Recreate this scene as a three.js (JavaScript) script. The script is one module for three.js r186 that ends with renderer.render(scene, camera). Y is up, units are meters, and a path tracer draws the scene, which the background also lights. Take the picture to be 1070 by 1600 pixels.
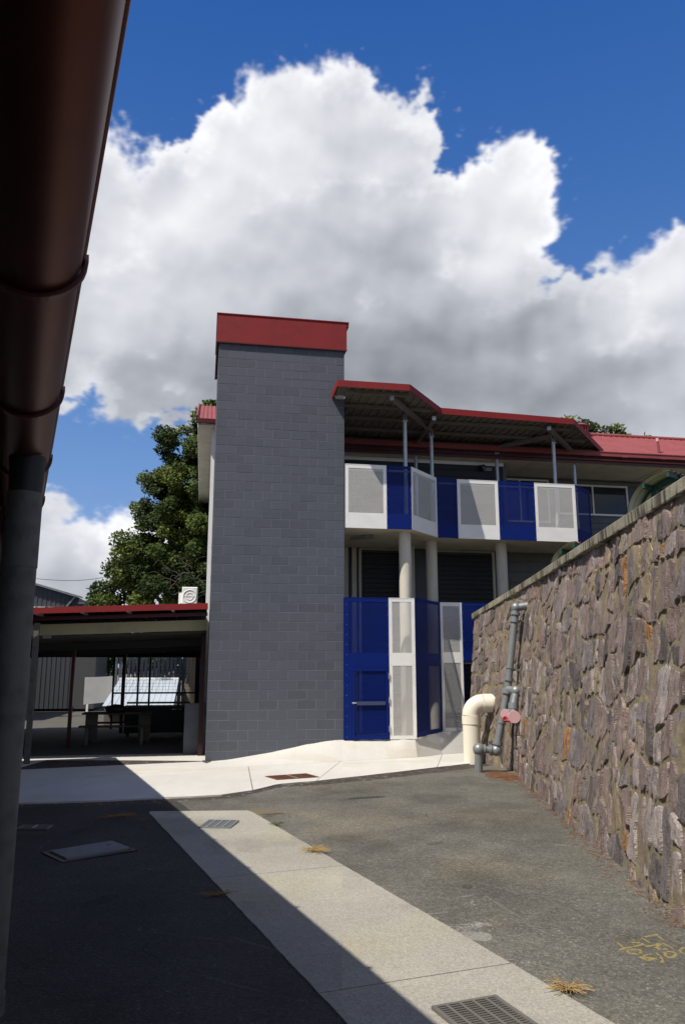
import * as THREE from 'three';
import { mergeGeometries, toCreasedNormals } from 'three/addons/utils/BufferGeometryUtils.js';

// ---------------------------------------------------------------- camera, sky, sun, exposure
const R = Math.PI / 180;
const scene = new THREE.Scene();
const camera = new THREE.PerspectiveCamera(66.3, 684 / 1024, 0.05, 3000);
camera.position.set(0, 1.65, 0);
camera.rotation.set(11.3 * R, 0, 0);
const renderer = new THREE.WebGLRenderer({ antialias: true });
renderer.toneMapping = THREE.LinearToneMapping;
renderer.toneMappingExposure = 1.0;
renderer.shadowMap.enabled = true;

const SUN = new THREE.Vector3(-0.497, 1.0, 0.464).normalize();
const sun = new THREE.DirectionalLight(new THREE.Color(1.0, 0.935, 0.825), 5.0);
sun.position.copy(SUN).multiplyScalar(60).add(new THREE.Vector3(0, 0, -14));
sun.target.position.set(0, 0, -14);
sun.castShadow = true;
sun.shadow.mapSize.set(4096, 4096);
Object.assign(sun.shadow.camera, { left: -30, right: 30, top: 30, bottom: -30, near: 1, far: 140 });
sun.shadow.radius = 1;
scene.add(sun, sun.target);

// ---------------------------------------------------------------- seeded noise
function rng(seed) { let s = seed | 0; return () => { s = (s + 0x6d2b79f5) | 0; let t = Math.imul(s ^ (s >>> 15), 1 | s); t = (t + Math.imul(t ^ (t >>> 7), 61 | t)) ^ t; return ((t ^ (t >>> 14)) >>> 0) / 4294967296; }; }
function hash(x, y, s) { let h = Math.imul(x, 374761393) ^ Math.imul(y, 668265263) ^ Math.imul(s, 974634777); h = Math.imul(h ^ (h >>> 13), 1274126177); h ^= h >>> 16; return (h >>> 0) / 4294967296; }
function vn(x, y, s = 0) {
  const xi = Math.floor(x), yi = Math.floor(y); let fx = x - xi, fy = y - yi;
  fx = fx * fx * fx * (fx * (fx * 6 - 15) + 10); fy = fy * fy * fy * (fy * (fy * 6 - 15) + 10);
  const a = hash(xi, yi, s), b = hash(xi + 1, yi, s), c = hash(xi, yi + 1, s), d = hash(xi + 1, yi + 1, s);
  return a + (b - a) * fx + (c - a) * fy + (a - b - c + d) * fx * fy;
}
// gradient noise, about -0.7 .. 0.7
function gn(x, y, s = 0) {
  const xi = Math.floor(x), yi = Math.floor(y), fx = x - xi, fy = y - yi;
  const g = (i, j) => { const a = hash(xi + i, yi + j, s) * 6.2831853; return Math.cos(a) * (fx - i) + Math.sin(a) * (fy - j); };
  const u = fx * fx * fx * (fx * (fx * 6 - 15) + 10), v = fy * fy * fy * (fy * (fy * 6 - 15) + 10);
  const a = g(0, 0), b = g(1, 0), c = g(0, 1), d = g(1, 1);
  return a + (b - a) * u + (c - a) * v + (a - b - c + d) * u * v;
}
const fbm = (x, y, o, s = 0) => { let t = 0, a = 0.5, n = 0; for (let i = 0; i < o; i++) { t += a * vn(x, y, s + i * 17); n += a; x = x * 2.03 + 11.7; y = y * 2.03 + 5.3; a *= 0.5; } return t / n; };
const gfbm = (x, y, o, s = 0, g = 0.5) => { let t = 0, a = 1; for (let i = 0; i < o; i++) { t += a * gn(x, y, s + i * 17); x = x * 2.07 + 3.1; y = y * 2.07 + 7.9; a *= g; } return t; };
const sstep = (a, b, x) => { const t = Math.min(1, Math.max(0, (x - a) / (b - a))); return t * t * (3 - 2 * t); };
const mix = (a, b, t) => a + (b - a) * t;

// ---------------------------------------------------------------- the sky: blue air with cumulus, all round
{
  const W = 2048, H = 2048, data = new Float32Array(W * H * 4);
  // lobes of cloud: azimuth (degrees right of straight ahead), elevation, radius, lightness
  const lobes = [
    [-4.5, 36.3, 5.2, .92], [-8.5, 34.5, 4.3, .95], [0.2, 36.6, 4.6, .84], [3.6, 36.2, 4.2, .8], [6.0, 37.3, 1.9, .86], [-12.8, 31.4, 4.6, .93], [-18.6, 31.4, 4.6, .84], [-25, 30, 6, .8], [-33, 29, 7, .75], [-39, 25, 6, .6],
    [11.6, 30.8, 4.6, .97], [13.2, 31.6, 4.0, .97], [8, 31.4, 4.0, .8], [11.2, 27.6, 4.6, .8], [4, 30, 5.5, .62], [-2, 30, 6, .72], [-9, 28, 7, .76], [-16, 25, 5.6, .8], [-22, 24, 6, .72],
    [-3, 23, 7.5, .4], [5, 23, 7.0, .42], [11.5, 22, 5.0, .42], [-12, 21.6, 4.4, .5], [-16.5, 20, 3.6, .52], [-8, 18.5, 4.0, .36], [-2, 16, 6, .34], [-22, 19.5, 3.2, .6],
    [24.7, 25.3, 3.9, .96], [20.4, 24.6, 3.8, .78], [17, 23, 4.2, .6], [28, 24, 5.5, .9], [34, 22, 7, .7], [18, 19, 5.5, .44], [24, 19.5, 5, .46], [31, 18, 6, .46], [9, 17, 6, .36], [16, 14.6, 5, .46], [23, 14.8, 4.6, .74], [29, 14, 5, .62], [5, 13, 6, .42], [14, 10, 7, .6], [26, 9, 7, .66], [2, 8, 8, .5],
    [-21.5, 9.6, 3.0, .72], [-25, 10.4, 3.8, .78], [-17.8, 8.0, 2.6, .9], [-15.0, 8.6, 2.5, .95], [-12.4, 8.8, 2.8, .9], [-20, 5.6, 4.4, .62], [-13.5, 5, 4.5, .75], [-30, 6, 6, .6], [-7, 6, 5, .6],
  ];
  const r = rng(7);
  for (let k = 0; k < 64; k++) {           // the same kind of sky goes on behind
    const az = 48 + k * 264 / 64 + r() * 5, el = 8 + r() * 58, n = 3 + Math.floor(r() * 5), s = 3 + r() * 4;
    for (let i = 0; i < n; i++) { const up = r(); lobes.push([az + (r() - .5) * s * 4, el + (up - .5) * s * 1.6, s * (.6 + r() * .7), (.28 + .38 * up)]); }
  }
  const inSky = lobes.map(([a, e, q, l]) => { const w = ((a + 90) % 360 + 360) % 360; return [w, e, q, l]; });   // from u = 0
  for (let j = 0; j < H; j++) {
    const el = (j + .5) / H * 180 - 90, t = Math.max(0, el) / 90, cosE = Math.max(.3, Math.cos(el * R));
    const near = inSky.filter((q) => Math.abs(q[1] - el) < q[2] + 5);
    const sk = Math.pow(1 - t, 2.9);
    let b0 = mix(.004, .17, sk), b1 = mix(.07, .39, sk), b2 = mix(.33, .80, sk);
    const zen = mix(1, .6, sstep(.45, 1, t)); b0 *= zen; b1 *= zen; b2 *= zen;
    const hz = Math.pow(1 - t, 9); b0 = mix(b0, .55, hz * .6); b1 = mix(b1, .64, hz * .6); b2 = mix(b2, .76, hz * .6);
    for (let i = 0; i < W; i++) {
      const o = (j * W + i) * 4; data[o + 3] = 1;
      if (el < -1) { data[o] = .10; data[o + 1] = .095; data[o + 2] = .085; continue; }
      const az = (i + .5) / W * 360;
      let c = 0, lite = .7, F = -9, wsum = 0, lsum = 0;
      if (near.length) {
        const wx = gfbm(az * .13, el * .17, 3, 5) * 2.0, wy = gfbm(az * .13 + 40, el * .17, 3, 9) * 2.0;
        const px = az + wx, py = el + wy;
        for (const q of near) {
          let dx = px - q[0]; if (dx > 180) dx -= 360; if (dx < -180) dx += 360; dx *= cosE * 1.06;
          const d = Math.hypot(dx, py - q[1]); if (d > q[2] + 5) continue;
          const f = q[2] - d; if (f > F) F = f;
          const w = Math.exp(-(d * d) / (q[2] * q[2] * .55)); wsum += w; lsum += w * q[3];
        }
        if (F > -3.2) {
          const bil = 1 - 2 * Math.abs(gn(az * .34, el * .4, 31)), b2n = 1 - 2 * Math.abs(gn(az * .8 + 9, el * .95, 32)), b3 = gfbm(az * 1.9, el * 2.2, 5, 33, .6);
          const G = F - .9 + bil * .6 + b2n * .45 + b3 * .48;
          const wisp = gfbm(az * .9 + 3, el * 1.1, 5, 51, .62);
          const soft = mix(.35, 1.25, sstep(-.25, .5, gn(az * .16, el * .16, 71)));
          c = sstep(-.15, soft, G);
          c = Math.max(c, .5 * sstep(.32, 1.0, wisp + .24 * F) * sstep(-2.6, -.2, F));
          lite = wsum > 1e-6 ? lsum / wsum : .7;
          const e1 = gfbm(az * .15, el * .19, 3, 91, .45), e2 = gfbm((az + .9) * .15, (el - 1.3) * .19, 3, 91, .45);
          const f1 = gfbm(az * .5, el * .6, 3, 95, .5), f2 = gfbm((az + .3) * .5, (el - .4) * .6, 3, 95, .5);
          const deep = sstep(.2, 2.4, G);
          lite += (e1 - e2) * .22 + (f1 - f2) * .075 * mix(1, .35, deep) + gfbm(az * 1.5, el * 1.7, 3, 97, .5) * .012;
          lite += .16 * (1 - deep) * (lite > .55 ? 1 : .2);
          lite = Math.min(1.02, Math.max(.3, mix(lite, .72, .18)));
        }
      }
      const L = Math.pow(lite, 1.3) * .97;
      const cool = 1 - Math.min(1, L); data[o] = mix(b0, L * (1 - .09 * cool), c); data[o + 1] = mix(b1, L, c); data[o + 2] = mix(b2, L * (1.02 + .12 * cool) + .01, c);
    }
  }
  const sky = new THREE.DataTexture(data, W, H, THREE.RGBAFormat, THREE.FloatType);
  sky.mapping = THREE.EquirectangularReflectionMapping; sky.magFilter = THREE.LinearFilter; sky.minFilter = THREE.LinearFilter; sky.wrapS = THREE.RepeatWrapping; sky.needsUpdate = true;
  scene.background = sky; scene.environment = sky;
}

// ---------------------------------------------------------------- helpers: things, parts, geometry
const taken = {};
function numbered(n) { taken[n] = (taken[n] ?? -1) + 1; return taken[n] ? n + '_' + String(taken[n]).padStart(3, '0') : n; }
function tag(o, label, category, group) { o.userData.label = label; o.userData.category = category; if (group) o.userData.group = group; return o; }
function thing(name, label, category, pos = [0, 0, 0], turn = 0, group) { const o = new THREE.Group(); o.name = numbered(name); o.position.set(...pos); o.rotation.y = turn; scene.add(o); return tag(o, label, category, group); }
function part(parent, name, geo, mat, kind) {
  const g = Array.isArray(geo) ? merge(geo) : geo;
  const m = new THREE.Mesh(g, mat); m.name = parent === scene ? numbered(name) : name; m.castShadow = m.receiveShadow = true; if (kind) m.userData.kind = kind; parent.add(m); return m;
}
function merge(list) { return mergeGeometries(list.map((g) => { const h = g.index ? g.toNonIndexed() : g; for (const k of Object.keys(h.attributes)) if (!['position', 'normal', 'uv'].includes(k)) h.deleteAttribute(k); return h; })); }
// uv in metres, from the face's main direction
function metric(g, s = 1, ou = 0, ov = 0) {
  if (g.index) g = g.toNonIndexed(); if (!g.attributes.normal) g.computeVertexNormals();
  const p = g.attributes.position, n = g.attributes.normal, uv = new Float32Array(p.count * 2);
  for (let i = 0; i < p.count; i += 3) {
    const nx = Math.abs(n.getX(i) + n.getX(i + 1) + n.getX(i + 2)), ny = Math.abs(n.getY(i) + n.getY(i + 1) + n.getY(i + 2)), nz = Math.abs(n.getZ(i) + n.getZ(i + 1) + n.getZ(i + 2));
    for (let k = i; k < i + 3; k++) {
      const x = p.getX(k), y = p.getY(k), z = p.getZ(k);
      const [a, b] = ny >= nx && ny >= nz ? [x, z] : nx > nz ? [z, y] : [x, y];
      uv[k * 2] = a * s + ou; uv[k * 2 + 1] = b * s + ov;
    }
  }
  g.setAttribute('uv', new THREE.BufferAttribute(uv, 2)); return g;
}
const box = (w, h, d, x = 0, y = 0, z = 0) => metric(new THREE.BoxGeometry(w, h, d).translate(x, y, z));
// box between two corners
const bb = (x0, y0, z0, x1, y1, z1) => box(Math.abs(x1 - x0), Math.abs(y1 - y0), Math.abs(z1 - z0), (x0 + x1) / 2, (y0 + y1) / 2, (z0 + z1) / 2);
// box with chamfered edges
function cbox(w, h, d, c = .006, x = 0, y = 0, z = 0) {
  const s = new THREE.Shape(); const a = w / 2 - c, b = h / 2 - c; s.moveTo(-a, -b); s.lineTo(a, -b); s.lineTo(a, b); s.lineTo(-a, b); s.closePath();
  const g = new THREE.ExtrudeGeometry(s, { depth: d - 2 * c, bevelEnabled: true, bevelThickness: c, bevelSize: c, bevelSegments: 1 });
  return metric(g.translate(0, 0, -d / 2 + c).translate(x, y, z));
}
const V3 = (x, y, z) => new THREE.Vector3(x, y, z);
// bar of rectangular section from a to b
function bar(a, b, w, h) {
  a = V3(...a); b = V3(...b); const L = a.distanceTo(b), g = new THREE.BoxGeometry(w, h, L), m = new THREE.Matrix4().lookAt(b, a, Math.abs(b.y - a.y) > .98 * L ? V3(0, 0, 1) : V3(0, 1, 0));
  const q = metric(g); q.applyMatrix4(m); return q.translate((a.x + b.x) / 2, (a.y + b.y) / 2, (a.z + b.z) / 2);
}
function rod(a, b, r0, r1 = r0, n = 16, open = false) {
  a = V3(...a); b = V3(...b); const d = b.clone().sub(a), L = d.length(), g = new THREE.CylinderGeometry(r1, r0, L, n, 1, open);
  const uv = g.attributes.uv; for (let i = 0; i < uv.count; i++) uv.setXY(i, uv.getX(i) * 6.283 * r0, uv.getY(i) * L);
  g.applyQuaternion(new THREE.Quaternion().setFromUnitVectors(V3(0, 1, 0), d.normalize())); return g.translate((a.x + b.x) / 2, (a.y + b.y) / 2, (a.z + b.z) / 2);
}
function tube(pts, r, n = 14, seg = 40, tension = .5) { return new THREE.TubeGeometry(new THREE.CatmullRomCurve3(pts.map((p) => V3(...p)), false, 'catmullrom', tension), seg, r, n, false); }
// a flat polygon [x, z] at height y(x, z), uv in metres (xz)
function slabTop(pts, yf, th = .05) {
  const s = new THREE.Shape(pts.map(([x, z]) => new THREE.Vector2(x, -z)));
  const g = new THREE.ExtrudeGeometry(s, { depth: th, bevelEnabled: false, steps: 1 }); g.rotateX(-Math.PI / 2);
  const p = g.attributes.position; for (let i = 0; i < p.count; i++) p.setY(i, p.getY(i) - th + yf(p.getX(i), p.getZ(i)));
  g.computeVertexNormals(); return metric(g);
}
// corrugated sheet: ribs run along z (length L), waves across x (width W)
function corr(W, L, pitch, amp, th = .004, rib = 'sine') {
  const per = rib === 'sine' ? 8 : 0, xs = [];
  if (per) { const n = Math.round(W / pitch * per); for (let i = 0; i <= n; i++) { const x = W * i / n; xs.push([x, amp * .5 * Math.sin(x / pitch * 2 * Math.PI)]); } } else for (let x = 0; x < W - 1e-6; x += pitch) { const e = Math.min(W, x + pitch); xs.push([x, 0], [Math.min(e, x + pitch * .68), 0], [Math.min(e, x + pitch * .76), amp], [Math.min(e, x + pitch * .92), amp], [e - 1e-4, 0]); }
  const pos = [], quad = (a, b, c, d) => pos.push(...a, ...b, ...c, ...a, ...c, ...d);
  for (let i = 0; i + 1 < xs.length; i++) {
    const [x0, y0] = xs[i], [x1, y1] = xs[i + 1];
    quad([x0, y0, 0], [x1, y1, 0], [x1, y1, -L], [x0, y0, -L]);
    quad([x0, y0 - th, -L], [x1, y1 - th, -L], [x1, y1 - th, 0], [x0, y0 - th, 0]);
    quad([x0, y0 - th, 0], [x1, y1 - th, 0], [x1, y1, 0], [x0, y0, 0]);
    quad([x0, y0, -L], [x1, y1, -L], [x1, y1 - th, -L], [x0, y0 - th, -L]);
  }
  const g = new THREE.BufferGeometry(); g.setAttribute('position', new THREE.Float32BufferAttribute(pos, 3)); g.computeVertexNormals(); return metric(g);
}

// ---------------------------------------------------------------- textures
const toS = (l) => Math.round(255 * Math.min(1, Math.max(0, l <= .0031308 ? 12.92 * l : 1.055 * Math.pow(l, 1 / 2.4) - .055)));
function tex(w, h, f, srgb = true, rep = true) {
  const d = new Uint8Array(w * h * 4); let k = 0;
  for (let j = 0; j < h; j++) for (let i = 0; i < w; i++) { const c = f(i / w, j / h, i, j); if (srgb) { d[k] = toS(c[0]); d[k + 1] = toS(c[1]); d[k + 2] = toS(c[2]); } else d[k] = d[k + 1] = d[k + 2] = Math.round(255 * Math.min(1, Math.max(0, c))); d[k + 3] = 255; k += 4; }
  const t = new THREE.DataTexture(d, w, h, THREE.RGBAFormat); if (srgb) t.colorSpace = THREE.SRGBColorSpace; t.magFilter = THREE.LinearFilter; t.minFilter = THREE.LinearMipmapLinearFilter; t.generateMipmaps = true;
  if (rep) t.wrapS = t.wrapT = THREE.RepeatWrapping; t.needsUpdate = true; return t;
}
// seamless noise on the unit square: blend of shifted copies
const seamless = (f) => (u, v) => { const a = f(u, v), b = f(u - 1, v), c = f(u, v - 1), d = f(u - 1, v - 1), x = sstep(.7, 1, u), y = sstep(.7, 1, v); return mix(mix(a, b, x), mix(c, d, x), y); };
const rep = (t, x, y = x) => { const c = t.clone(); c.repeat.set(x, y); c.needsUpdate = true; return c; };
const grainF = seamless((u, v) => fbm(u * 60, v * 60, 4, 3));
const T = {};
T.grain = tex(512, 512, grainF, false);                                         // fine bump
T.blotchC = (() => { const f = seamless((u, v) => fbm(u * 7, v * 7, 6, 21)); return (lo, hi, tint = [1, 1, 1]) => tex(256, 256, (u, v) => { const k = mix(lo, hi, f(u, v)); return [k * tint[0], k * tint[1], k * tint[2]]; }); })();
T.mottle = T.blotchC(.72, 1.22);
const holes = (q) => tex(64, 64, (u, v) => Math.hypot((u * 2) % 1 - .5, (v * 2) % 1 - .5) < q ? 0 : 1, false);
T.perf = holes(.415); T.perfFine = holes(.32);

const C = (r, g, b) => new THREE.Color().setRGB(r, g, b);
const std = (color, roughness = .7, o = {}) => new THREE.MeshStandardMaterial({ color, roughness, side: THREE.DoubleSide, ...o });
const bumpy = (s, r = 2) => ({ bumpMap: rep(T.grain, r), bumpScale: s });
const M = {
  red: std(C(.225, .006, .007), .68, { map: rep(T.mottle, .7), ...bumpy(.0006, 1) }),
  redRoof: std(C(.275, .062, .06), .65, { map: rep(T.mottle, .4) }),
  darkRed: std(C(.075, .008, .008), .4, { map: rep(T.mottle, .6) }),
  gutterRed: std(C(.115, .032, .022), .42, { metalness: .75, map: rep(T.mottle, .8) }),
  white: std(C(.86, .855, .83), .5, { map: rep(T.blotchC(.9, 1.08), .5) }),
  cream: std(C(.6, .56, .45), .62, { map: rep(T.mottle, .5) }),
  olive: std(C(.36, .34, .2), .6, { map: rep(T.mottle, .5) }),
  blue: new THREE.MeshPhysicalMaterial({ color: C(.002, .015, .15), roughness: .5, specularIntensity: .35, side: THREE.DoubleSide, map: rep(T.blotchC(.85, 1.12), .6) }),
  galv: std(C(.5, .53, .56), .42, { metalness: .55, map: rep(T.mottle, 2.5) }),
  galvDull: std(C(.135, .13, .122), .75, { metalness: .1, map: rep(T.blotchC(.45, 1.5), 1.6), ...bumpy(.0008, 2) }),
  steelGrey: std(C(.27, .29, .3), .45, { metalness: .4, map: rep(T.mottle, 3) }),
  zinc: std(C(.16, .15, .135), .6, { metalness: .1, map: rep(T.mottle, 1.2) }),
  pvc: std(C(.82, .77, .64), .36),
  black: std(C(.012, .012, .014), .55),
  navyWall: std(C(.016, .019, .028), .6, { map: rep(T.mottle, .6) }),
  greyBoard: std(C(.1, .11, .14), .6, { map: rep(T.mottle, .6) }),
  green: std(C(.012, .06, .04), .5),
  rust: std(C(.16, .065, .033), .9, { map: rep(T.blotchC(.35, 1.7), 2), ...bumpy(.002, 4) }),
  glassDark: new THREE.MeshPhysicalMaterial({ color: C(.02, .024, .03), roughness: .06, metalness: 0, specularIntensity: 1 }),
  concrete: std(C(.4, .39, .36), .85, { map: rep(T.mottle, .35), ...bumpy(.0015, 3) }),
  colConcrete: std(C(.62, .58, .49), .75, { map: rep(T.blotchC(.8, 1.15), .7), ...bumpy(.001, 3) }),
  wood: std(C(.1, .075, .05), .8, { map: rep(T.mottle, 2) }),
  pinkCap: std(C(.68, .4, .42), .55), redCap: std(C(.5, .06, .06), .5), brass: std(C(.5, .38, .08), .4, { metalness: .6 }), copper: std(C(.2, .1, .065), .5, { metalness: .4 }),
  bark: std(C(.12, .1, .08), .9, bumpy(.004, 3)),
};
const perfo = (m, h) => { const p = m.clone(); p.alphaMap = rep(h, 1 / .036); p.transparent = true; return p; };
M.whitePerf = perfo(M.white, T.perf); M.bluePerf = perfo(M.blue, T.perfFine);

// the two frames that the place is laid out in: the block building, and the roofed building on the left
const A = 10 * R, LB = 22.3 * R;
const ux = Math.cos(A), uz = -Math.sin(A), vx = -Math.sin(A), vz = -Math.cos(A);
const at = (u, y, v) => [.04 + ux * u + vx * v, y, -16.89 + uz * u + vz * v];     // u along the front, v to the back
const ORG = at(0, 0, 0);
const SL = .0105;                                                                // the yard falls away gently
const gy = (z) => z > 0 ? 0 : Math.max(-.19, SL * z);
// ---------------------------------------------------------------- ground, asphalt, concrete
{
  const prof = [[200, -.02], [1, -.02], [0, -.02], [-17.5, -.205], [-40, -.22], [-900, -.3]], pos = [];
  for (let i = 0; i + 1 < prof.length; i++) { const [z0, y0] = prof[i], [z1, y1] = prof[i + 1]; pos.push(-600, y0, z0, 600, y0, z0, 600, y1, z1, -600, y0, z0, 600, y1, z1, -600, y1, z1); }
  const g = new THREE.BufferGeometry(); g.setAttribute('position', new THREE.Float32BufferAttribute(pos, 3)); g.computeVertexNormals(); metric(g);
  part(scene, 'ground', metric(g), std(C(.1, .095, .085), .95, { map: rep(T.mottle, .2), ...bumpy(.003, 2) }), 'structure');
}
const X0 = -6, XW = 9.4, D0 = 2, DW = 14.6;
const edgeLine = [[-9, 10.0], [-6.6, 10.5], [-4.28, 10.95], [-3.16, 11.17], [-2.5, 11.42], [-1.9, 11.6], [-1.57, 11.76], [-1.27, 12.24], [-1.0, 12.84], [-.35, 13.25], [.85, 14.33], [2.52, 15.87], [3.3, 16.6]];   // x, distance ahead
const edgeAt = (x) => { for (let i = 0; i + 1 < edgeLine.length; i++) { const [a, p] = edgeLine[i], [b, q] = edgeLine[i + 1]; if (x <= b) return mix(p, q, (x - a) / (b - a)); } return 17; };
const writing = [[[1.746, 5.421], [1.749, 5.312]], [[1.711, 5.29], [1.749, 5.312], [1.84, 5.355], [1.903, 5.392]], [[1.812, 5.414], [1.867, 5.429], [1.903, 5.392]], [[1.864, 5.474], [1.882, 5.429]], [[1.835, 5.255], [1.817, 5.231], [1.791, 5.216], [1.764, 5.216], [1.748, 5.231], [1.749, 5.255], [1.766, 5.28], [1.793, 5.295], [1.82, 5.296], [1.836, 5.28], [1.835, 5.255]], [[1.931, 5.512], [1.951, 5.429]], [[1.964, 5.536], [2.056, 5.583], [2.056, 5.474]], [[1.896, 5.348], [1.963, 5.37]], [[1.945, 5.312], [1.952, 5.341], [1.994, 5.399], [2.008, 5.392], [1.958, 5.333], [1.945, 5.312], [1.971, 5.29], [2.01, 5.305]], [[2.027, 5.406], [2.052, 5.319]], [[1.874, 5.214], [1.792, 5.153], [1.878, 5.139], [1.816, 5.1], [1.796, 5.146]], [[1.919, 5.228], [1.917, 5.166], [1.896, 5.08], [1.882, 5.074]], [[2.025, 5.207], [2.005, 5.175], [1.981, 5.155], [1.961, 5.155], [1.952, 5.175], [1.959, 5.207], [1.978, 5.239], [2.003, 5.26], [2.024, 5.26], [2.032, 5.239], [2.025, 5.207]], [[2.138, 5.276], [2.12, 5.248], [2.098, 5.23], [2.08, 5.23], [2.074, 5.247], [2.08, 5.276], [2.098, 5.305], [2.12, 5.324], [2.138, 5.324], [2.145, 5.306], [2.138, 5.277]]];
{
  const N = 2048, cv = document.createElement('canvas'); cv.width = cv.height = N; const cx = cv.getContext('2d');
  const X = (x) => (x - X0) / XW * N, Y = (d) => (d - D0) / DW * N, px = N / XW;
  cx.fillStyle = '#000'; cx.fillRect(0, 0, N, N);
  cx.lineCap = cx.lineJoin = 'round';
  // red channel: sprayed yellow paint; green: chalky scuffs; blue: oil and damp stains
  cx.globalCompositeOperation = 'lighter';
  cx.strokeStyle = 'rgb(235,0,0)'; cx.lineWidth = px * .014;
  for (const s of writing) { cx.beginPath(); s.forEach(([x, d], i) => (i ? cx.lineTo(X(x), Y(d)) : cx.moveTo(X(x), Y(d)))); cx.stroke(); }
  const r = rng(41), scuff = (x, d, len, ang, w, a) => { cx.strokeStyle = `rgba(0,255,0,${a})`; cx.lineWidth = px * w; cx.beginPath(); cx.moveTo(X(x), Y(d)); cx.quadraticCurveTo(X(x + Math.cos(ang) * len * .5 + (r() - .5) * .1), Y(d + Math.sin(ang) * len * .5), X(x + Math.cos(ang) * len), Y(d + Math.sin(ang) * len)); cx.stroke(); };
  scuff(.65, 5.75, .35, .15, .05, .55); scuff(.72, 5.6, .2, -.3, .12, .6); scuff(.8, 5.72, .14, .6, .09, .5); scuff(.4, 6.0, .35, .2, .02, .5); scuff(.5, 6.1, .4, -1.0, .012, .4); scuff(1.25, 5.8, .6, -1.1, .012, .35); scuff(.95, 7.1, .7, -.9, .012, .25); scuff(1.1, 6.5, .6, -1.3, .014, .3); scuff(-.15, 6.9, .3, .9, .012, .35);
  for (let i = 0; i < 90; i++) scuff(-4 + r() * 7, 4 + r() * 11, .03 + r() * .12, r() * 6, .006 + r() * .014, .12 + r() * .3);
  for (let i = 0; i < 60; i++) scuff(-.6 + r() * 3, 4.2 + r() * 4.5, .2 + r() * .6, 2 + r() * 1.2, .006 + r() * .008, .08 + r() * .12);
  const stain = (x, d, a, b, t, o) => { cx.fillStyle = `rgba(0,0,255,${o})`; cx.beginPath(); cx.ellipse(X(x), Y(d), a * px, b * N / DW, t, 0, 7); cx.fill(); };
  stain(.34, 11.55, .28, .1, .25, .85); stain(.08, 11.36, .16, .05, .2, .5); stain(-.86, 10.2, .16, .06, .2, .7); stain(1.0, 6.9, .35, .4, 0, .12); stain(.2, 7.2, .5, .35, 0, .16); stain(1.7, 4.6, .6, .5, 0, .12);
  // hairline cracks wandering through the old bitumen
  for (let q = 0; q < 15; q++) { let x = -4 + r() * 6.5, d = 4.3 + r() * 9, a = r() * 6.28; cx.strokeStyle = `rgba(0,0,255,${.55 + r() * .4})`; cx.lineWidth = px * (.004 + r() * .004); cx.beginPath(); cx.moveTo(X(x), Y(d)); for (let i = 0; i < 30; i++) { a += (r() - .5) * 1.1; x += Math.cos(a) * .06; d += Math.sin(a) * .06; cx.lineTo(X(x), Y(d)); } cx.stroke(); }
  for (let q = 0; q < 26; q++) stain(-4 + r() * 7, 4.2 + r() * 9.5, .03 + r() * .12, .02 + r() * .08, r() * 3, .15 + r() * .35);
  const mk = cx.getImageData(0, 0, N, N).data;
  const base = tex(N, N, (u, v, i, j) => {
    const x = X0 + u * XW, d = D0 + v * DW, k = (j * N + i) * 4;
    const big = fbm(x * .55, d * .5, 5, 61), mid = fbm(x * 2.6, d * 2.4, 4, 67), g1 = vn(x * 95, d * 95, 71), g2 = vn(x * 46, d * 46, 73), fl = hash(i, j, 5);
    let l = .118 * (.42 + .92 * big + .5 * (mid - .5)) * (.56 + .56 * g1 + .42 * g2);
    if (g1 > .87) l *= 1.55; if (fl > .9965) l = mix(l, .36, .7); if (fl < .02) l *= .5;
    const tan = sstep(.54, .74, fbm(x * .9 + 7, d * .8, 4, 83));
    let c = [l * (1.045 + .09 * tan), l * (1.0 + .03 * tan), l * (.85 - .07 * tan)];
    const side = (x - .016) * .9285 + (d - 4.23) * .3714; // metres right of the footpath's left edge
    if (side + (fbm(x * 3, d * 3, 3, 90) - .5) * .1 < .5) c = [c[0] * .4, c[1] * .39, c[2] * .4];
    const e = edgeAt(x) - d + (fbm(x * 5, d * 5, 3, 88) - .5) * .1;                // strip of old brown bitumen along the concrete
    const wband = x > -2.2 ? mix(.32, .62, sstep(-1.4, 1.2, x)) : .3;
    if (e < wband) { const t = sstep(wband, wband - .06, e), s = .5 + .7 * g2 + (fbm(x * 7, d * 7, 3, 4) > .62 ? .35 : 0); c = [mix(c[0], .062 * s, t), mix(c[1], .05 * s, t), mix(c[2], .042 * s, t)]; if (fbm(x * 14, d * 14, 2, 6) > .78) c = c.map((q) => mix(q, .3, .6)); }
    const pt = sstep(.25, .45, 1 - Math.hypot((x + 1.0) / .32, (d - 10.35) / .42) + (mid - .5)); c = [mix(c[0], .19, pt * .55), mix(c[1], .145, pt * .55), mix(c[2], .09, pt * .55)];
    const ye = mk[k] / 255 * sstep(.28, .5, g1 * .6 + g2 * .55), ch = mk[k + 1] / 255 * sstep(.3, .75, g1 * .5 + mid * .75), oi = mk[k + 2] / 255 * sstep(.2, .5, mid + .12);
    c = c.map((q) => q * (1 - .74 * oi)); c = c.map((q, n) => mix(q, [.36, .35, .32][n], ch * .85)); return c.map((q, n) => mix(q, [.4, .3, .06][n], ye * .7));
  }, true, false);
  const f = (x, d) => [x, SL * -d, -d], pos = [], uv = [], nx = 24, nd = 40;
  const put = (x, d) => { pos.push(...f(x, d)); uv.push((x - X0) / XW, (d - D0) / DW); };
  const P = (i, j) => [X0 + XW * i / nx, D0 + DW * j / nd];
  for (let i = 0; i < nx; i++) for (let j = 0; j < nd; j++) { const a = P(i, j), b = P(i + 1, j), c = P(i + 1, j + 1), d = P(i, j + 1); for (const q of [a, b, c, a, c, d]) put(...q); }
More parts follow.
